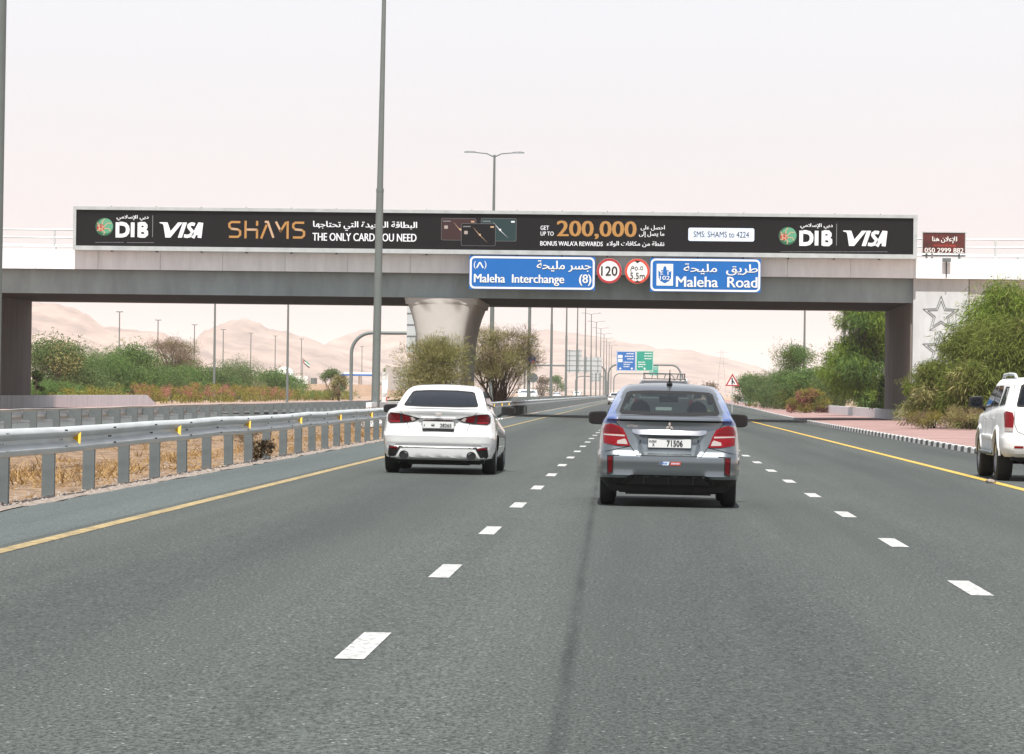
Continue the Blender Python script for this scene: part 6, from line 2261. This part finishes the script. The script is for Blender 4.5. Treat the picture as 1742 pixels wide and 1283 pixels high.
for (px, Y, h, rx, lab, sd_) in ((300, 88, .55, .8, 'dry brown scrub behind the near guardrail at the left', 44), (640, 128, .7, 1.2, 'dry olive scrub beside the white barrier under the lamp post', 45), (255, 84, .35, .9, 'pale dry grass clump below the second guardrail', 46), (830, 150, .5, .7, 'dry scrub beside the guardrail right of the white sedan', 47)):
    xx = -9.5 if sd_ != 46 else -12.4
    if sd_ == 47: xx = -7.6
    shrub('dry_scrub', lab, xx, Y, h, rx, .6, 1500, .09, 'dry' if sd_ != 46 else 'straw', 'spray', sd_, 12, -.02, 'scrub', 4, 'dry scrub in the median')

# far left: hedges and bushes along the opposite side
GH = 'flowering hedges on the far left'
hx = -38.0
for (y0, y1, lab, k2, fr, sd_, h) in ((232, 262, 'yellow-green hedge behind the sloping low wall on the far left', 'yellowgreen', .2, 51, 1.35), (264, 292, 'hedge with rusty pink blossom right of the sloping low wall', 'pink', .45, 52, 1.75),
                                   (294, 330, 'hedge with pink blossom below the dry brown tree', 'pink', .5, 53, 1.85), (332, 384, 'hedge with scattered pink blossom below the middle green bushes', 'pink', .35, 54, 1.7), (386, 470, 'long low yellow-green hedge running to the gantry foot', 'yellowgreen', .3, 55, 1.3)):
    rg_ = random.Random(sd_)
    root = tag(empty('hedge', (hx, (y0 + y1) / 2, .1)), lab, 'hedge', GH)
    mb = MB()
    L_ = y1 - y0
    for _ in range(int(L_ * 2.2)):
        c = Vector((rg_.uniform(-.7, .7), rg_.uniform(-L_ / 2, L_ / 2), rg_.uniform(.2, h * .82)))
        flower = rg_.random() < fr and c.z > h * .35
        leaves(mb, c, .42, 90, .12, rg_, 1 if flower else 0, 'leaf')
    mb.build('foliage', [LM['yellowgreen'], LM[k2] if k2 != 'yellowgreen' else LM['green']], root)
    mb = MB()
    for k in range(int(L_ / 1.5)):
        yy = -L_ / 2 + k * 1.5
        mb.tube([(rg_.uniform(-.2, .2), yy, -.2), (rg_.uniform(-.3, .3), yy + rg_.uniform(-.3, .3), h * .5)], [.03, .012], 4)
    mb.build('stems', M['bark'], root)
GB = 'green bushes on the far left'
for (px, ytop, Y, rx, n, k, lab, sd_) in (
        (88, 583, 290, 2.6, 7500, 'bluegreen', 'tall pale green bush next to the left abutment', 61), (130, 612, 300, 3.0, 7500, 'bluegreen', 'broad green bush right of the tall one by the left abutment', 62),
        (172, 603, 310, 2.6, 7000, 'green', 'green bush left of the thin street lamp', 63), (226, 592, 330, 2.5, 7000, 'green', 'dark green round-topped bush with the thin street lamp in front', 64),
        (200, 630, 285, 2.8, 6000, 'bluegreen', 'low green bush below the round-topped one', 65), (265, 625, 300, 2.6, 6500, 'bluegreen', 'green bush below the dry brown tree', 66),
        (320, 628, 310, 2.7, 6500, 'green', 'fresh green bush right of the dry brown tree foot', 67), (360, 630, 320, 2.3, 6000, 'bluegreen', 'green bush below the left tall dark pole', 68),
        (405, 617, 345, 2.5, 6500, 'bluegreen', 'green bush in front of the pointed hill', 69), (455, 634, 360, 2.8, 6500, 'green', 'darker green bush left of the flagpole', 70),
        (488, 640, 372, 2.2, 5000, 'green', 'last green bush of the left row, by the flagpole', 71), (85, 650, 270, 2.2, 5000, 'green', 'low dark green bush in front of the tall pale one', 72)):
    Y0_ = Y
    Y = max(Y, 6083 * 45.5 / (1090 - px))
    rx = rx * Y / Y0_
    p = at(px, ytop, Y)
    shrub('bush', lab, p.x, Y, p.z - .1, rx * 1.5, rx * 1.2, int(n * 2.1), .17, k, 'leaf' if sd_ % 3 else 'droop', sd_, 28, .1, 'bush', 4, GB, kind2='khaki' if sd_ == 61 else 'green', frac2=.3, cr=.36)
p = at(300, 581, 405)
shrub('dry_tree', 'dry brown flat-topped tree among the green bushes on the far left', p.x, 405, p.z, 4.4, 3.2, 17000, .20, 'dry', 'spray', 73, 52, .1, 'tree', 14, shape='vase', cr=.22, kind2='olive', frac2=.25)
p = at(566, 632, 430)
shrub('round_tree', 'small round green tree left of the gantry foot', p.x, 430, p.z, 2.0, 2.0, 4000, .17, 'bluegreen', 'leaf', 74, 18, .1, 'tree', 4, shape='crown', trunk_h=.5)
p = at(577, 640, 405)
shrub('round_shrub', 'dull khaki rounded shrub just left of the gantry foot', p.x, 405, p.z, 1.3, 1.3, 3500, .15, 'khaki', 'leaf', 75, 16, .1, 'shrub', 4, kind2='dry', frac2=.4)
p = at(604, 619, 520)
shrub('round_tree', 'dark green conical tree behind the filling station canopy', p.x, 590, p.z, 2.0, 2.0, 3000, .2, 'green', 'leaf', 76, 18, .1, 'tree', 4)
for (px, ytop, Y, k, lab, sd_) in ((922, 640, 900, 'dry', 'brown rounded tree far off between two lamp posts', 81), (946, 641, 950, 'green', 'small green tree far off, right of the brown one', 82), (1208, 652, 900, 'dry', 'brown scrub tree far off, right of the grey sedan roof', 83), (1170, 655, 1000, 'dry', 'low brown scrub far ahead beyond the grey sedan', 84)):
    p = at(px, ytop, Y)
    shrub('far_tree', lab, p.x, Y, p.z, 3.6, 3.0, 1800, .35, k, 'leaf', sd_, 16, 0, 'tree', 4, cr=.36)
# ------------------------------------------------------------------ dusty air
hm = bpy.data.materials.new('dusty_air')
hm.use_nodes = True
hn = hm.node_tree
hn.nodes.clear()
ho = hn.nodes.new('ShaderNodeOutputMaterial')
pv = hn.nodes.new('ShaderNodeVolumePrincipled')
pv.inputs['Color'].default_value = (0.93, 0.875, 0.86, 1)
pv.inputs['Density'].default_value = 0.00010
pv.inputs['Anisotropy'].default_value = -0.2
hn.links.new(pv.outputs[0], ho.inputs['Volume'])
mb = MB(); mb.box(-9500, 9500, -450, 16500, -3.6, 185)
hz_ = mb.build('haze', hm)
tag(hz_, kind='stuff')
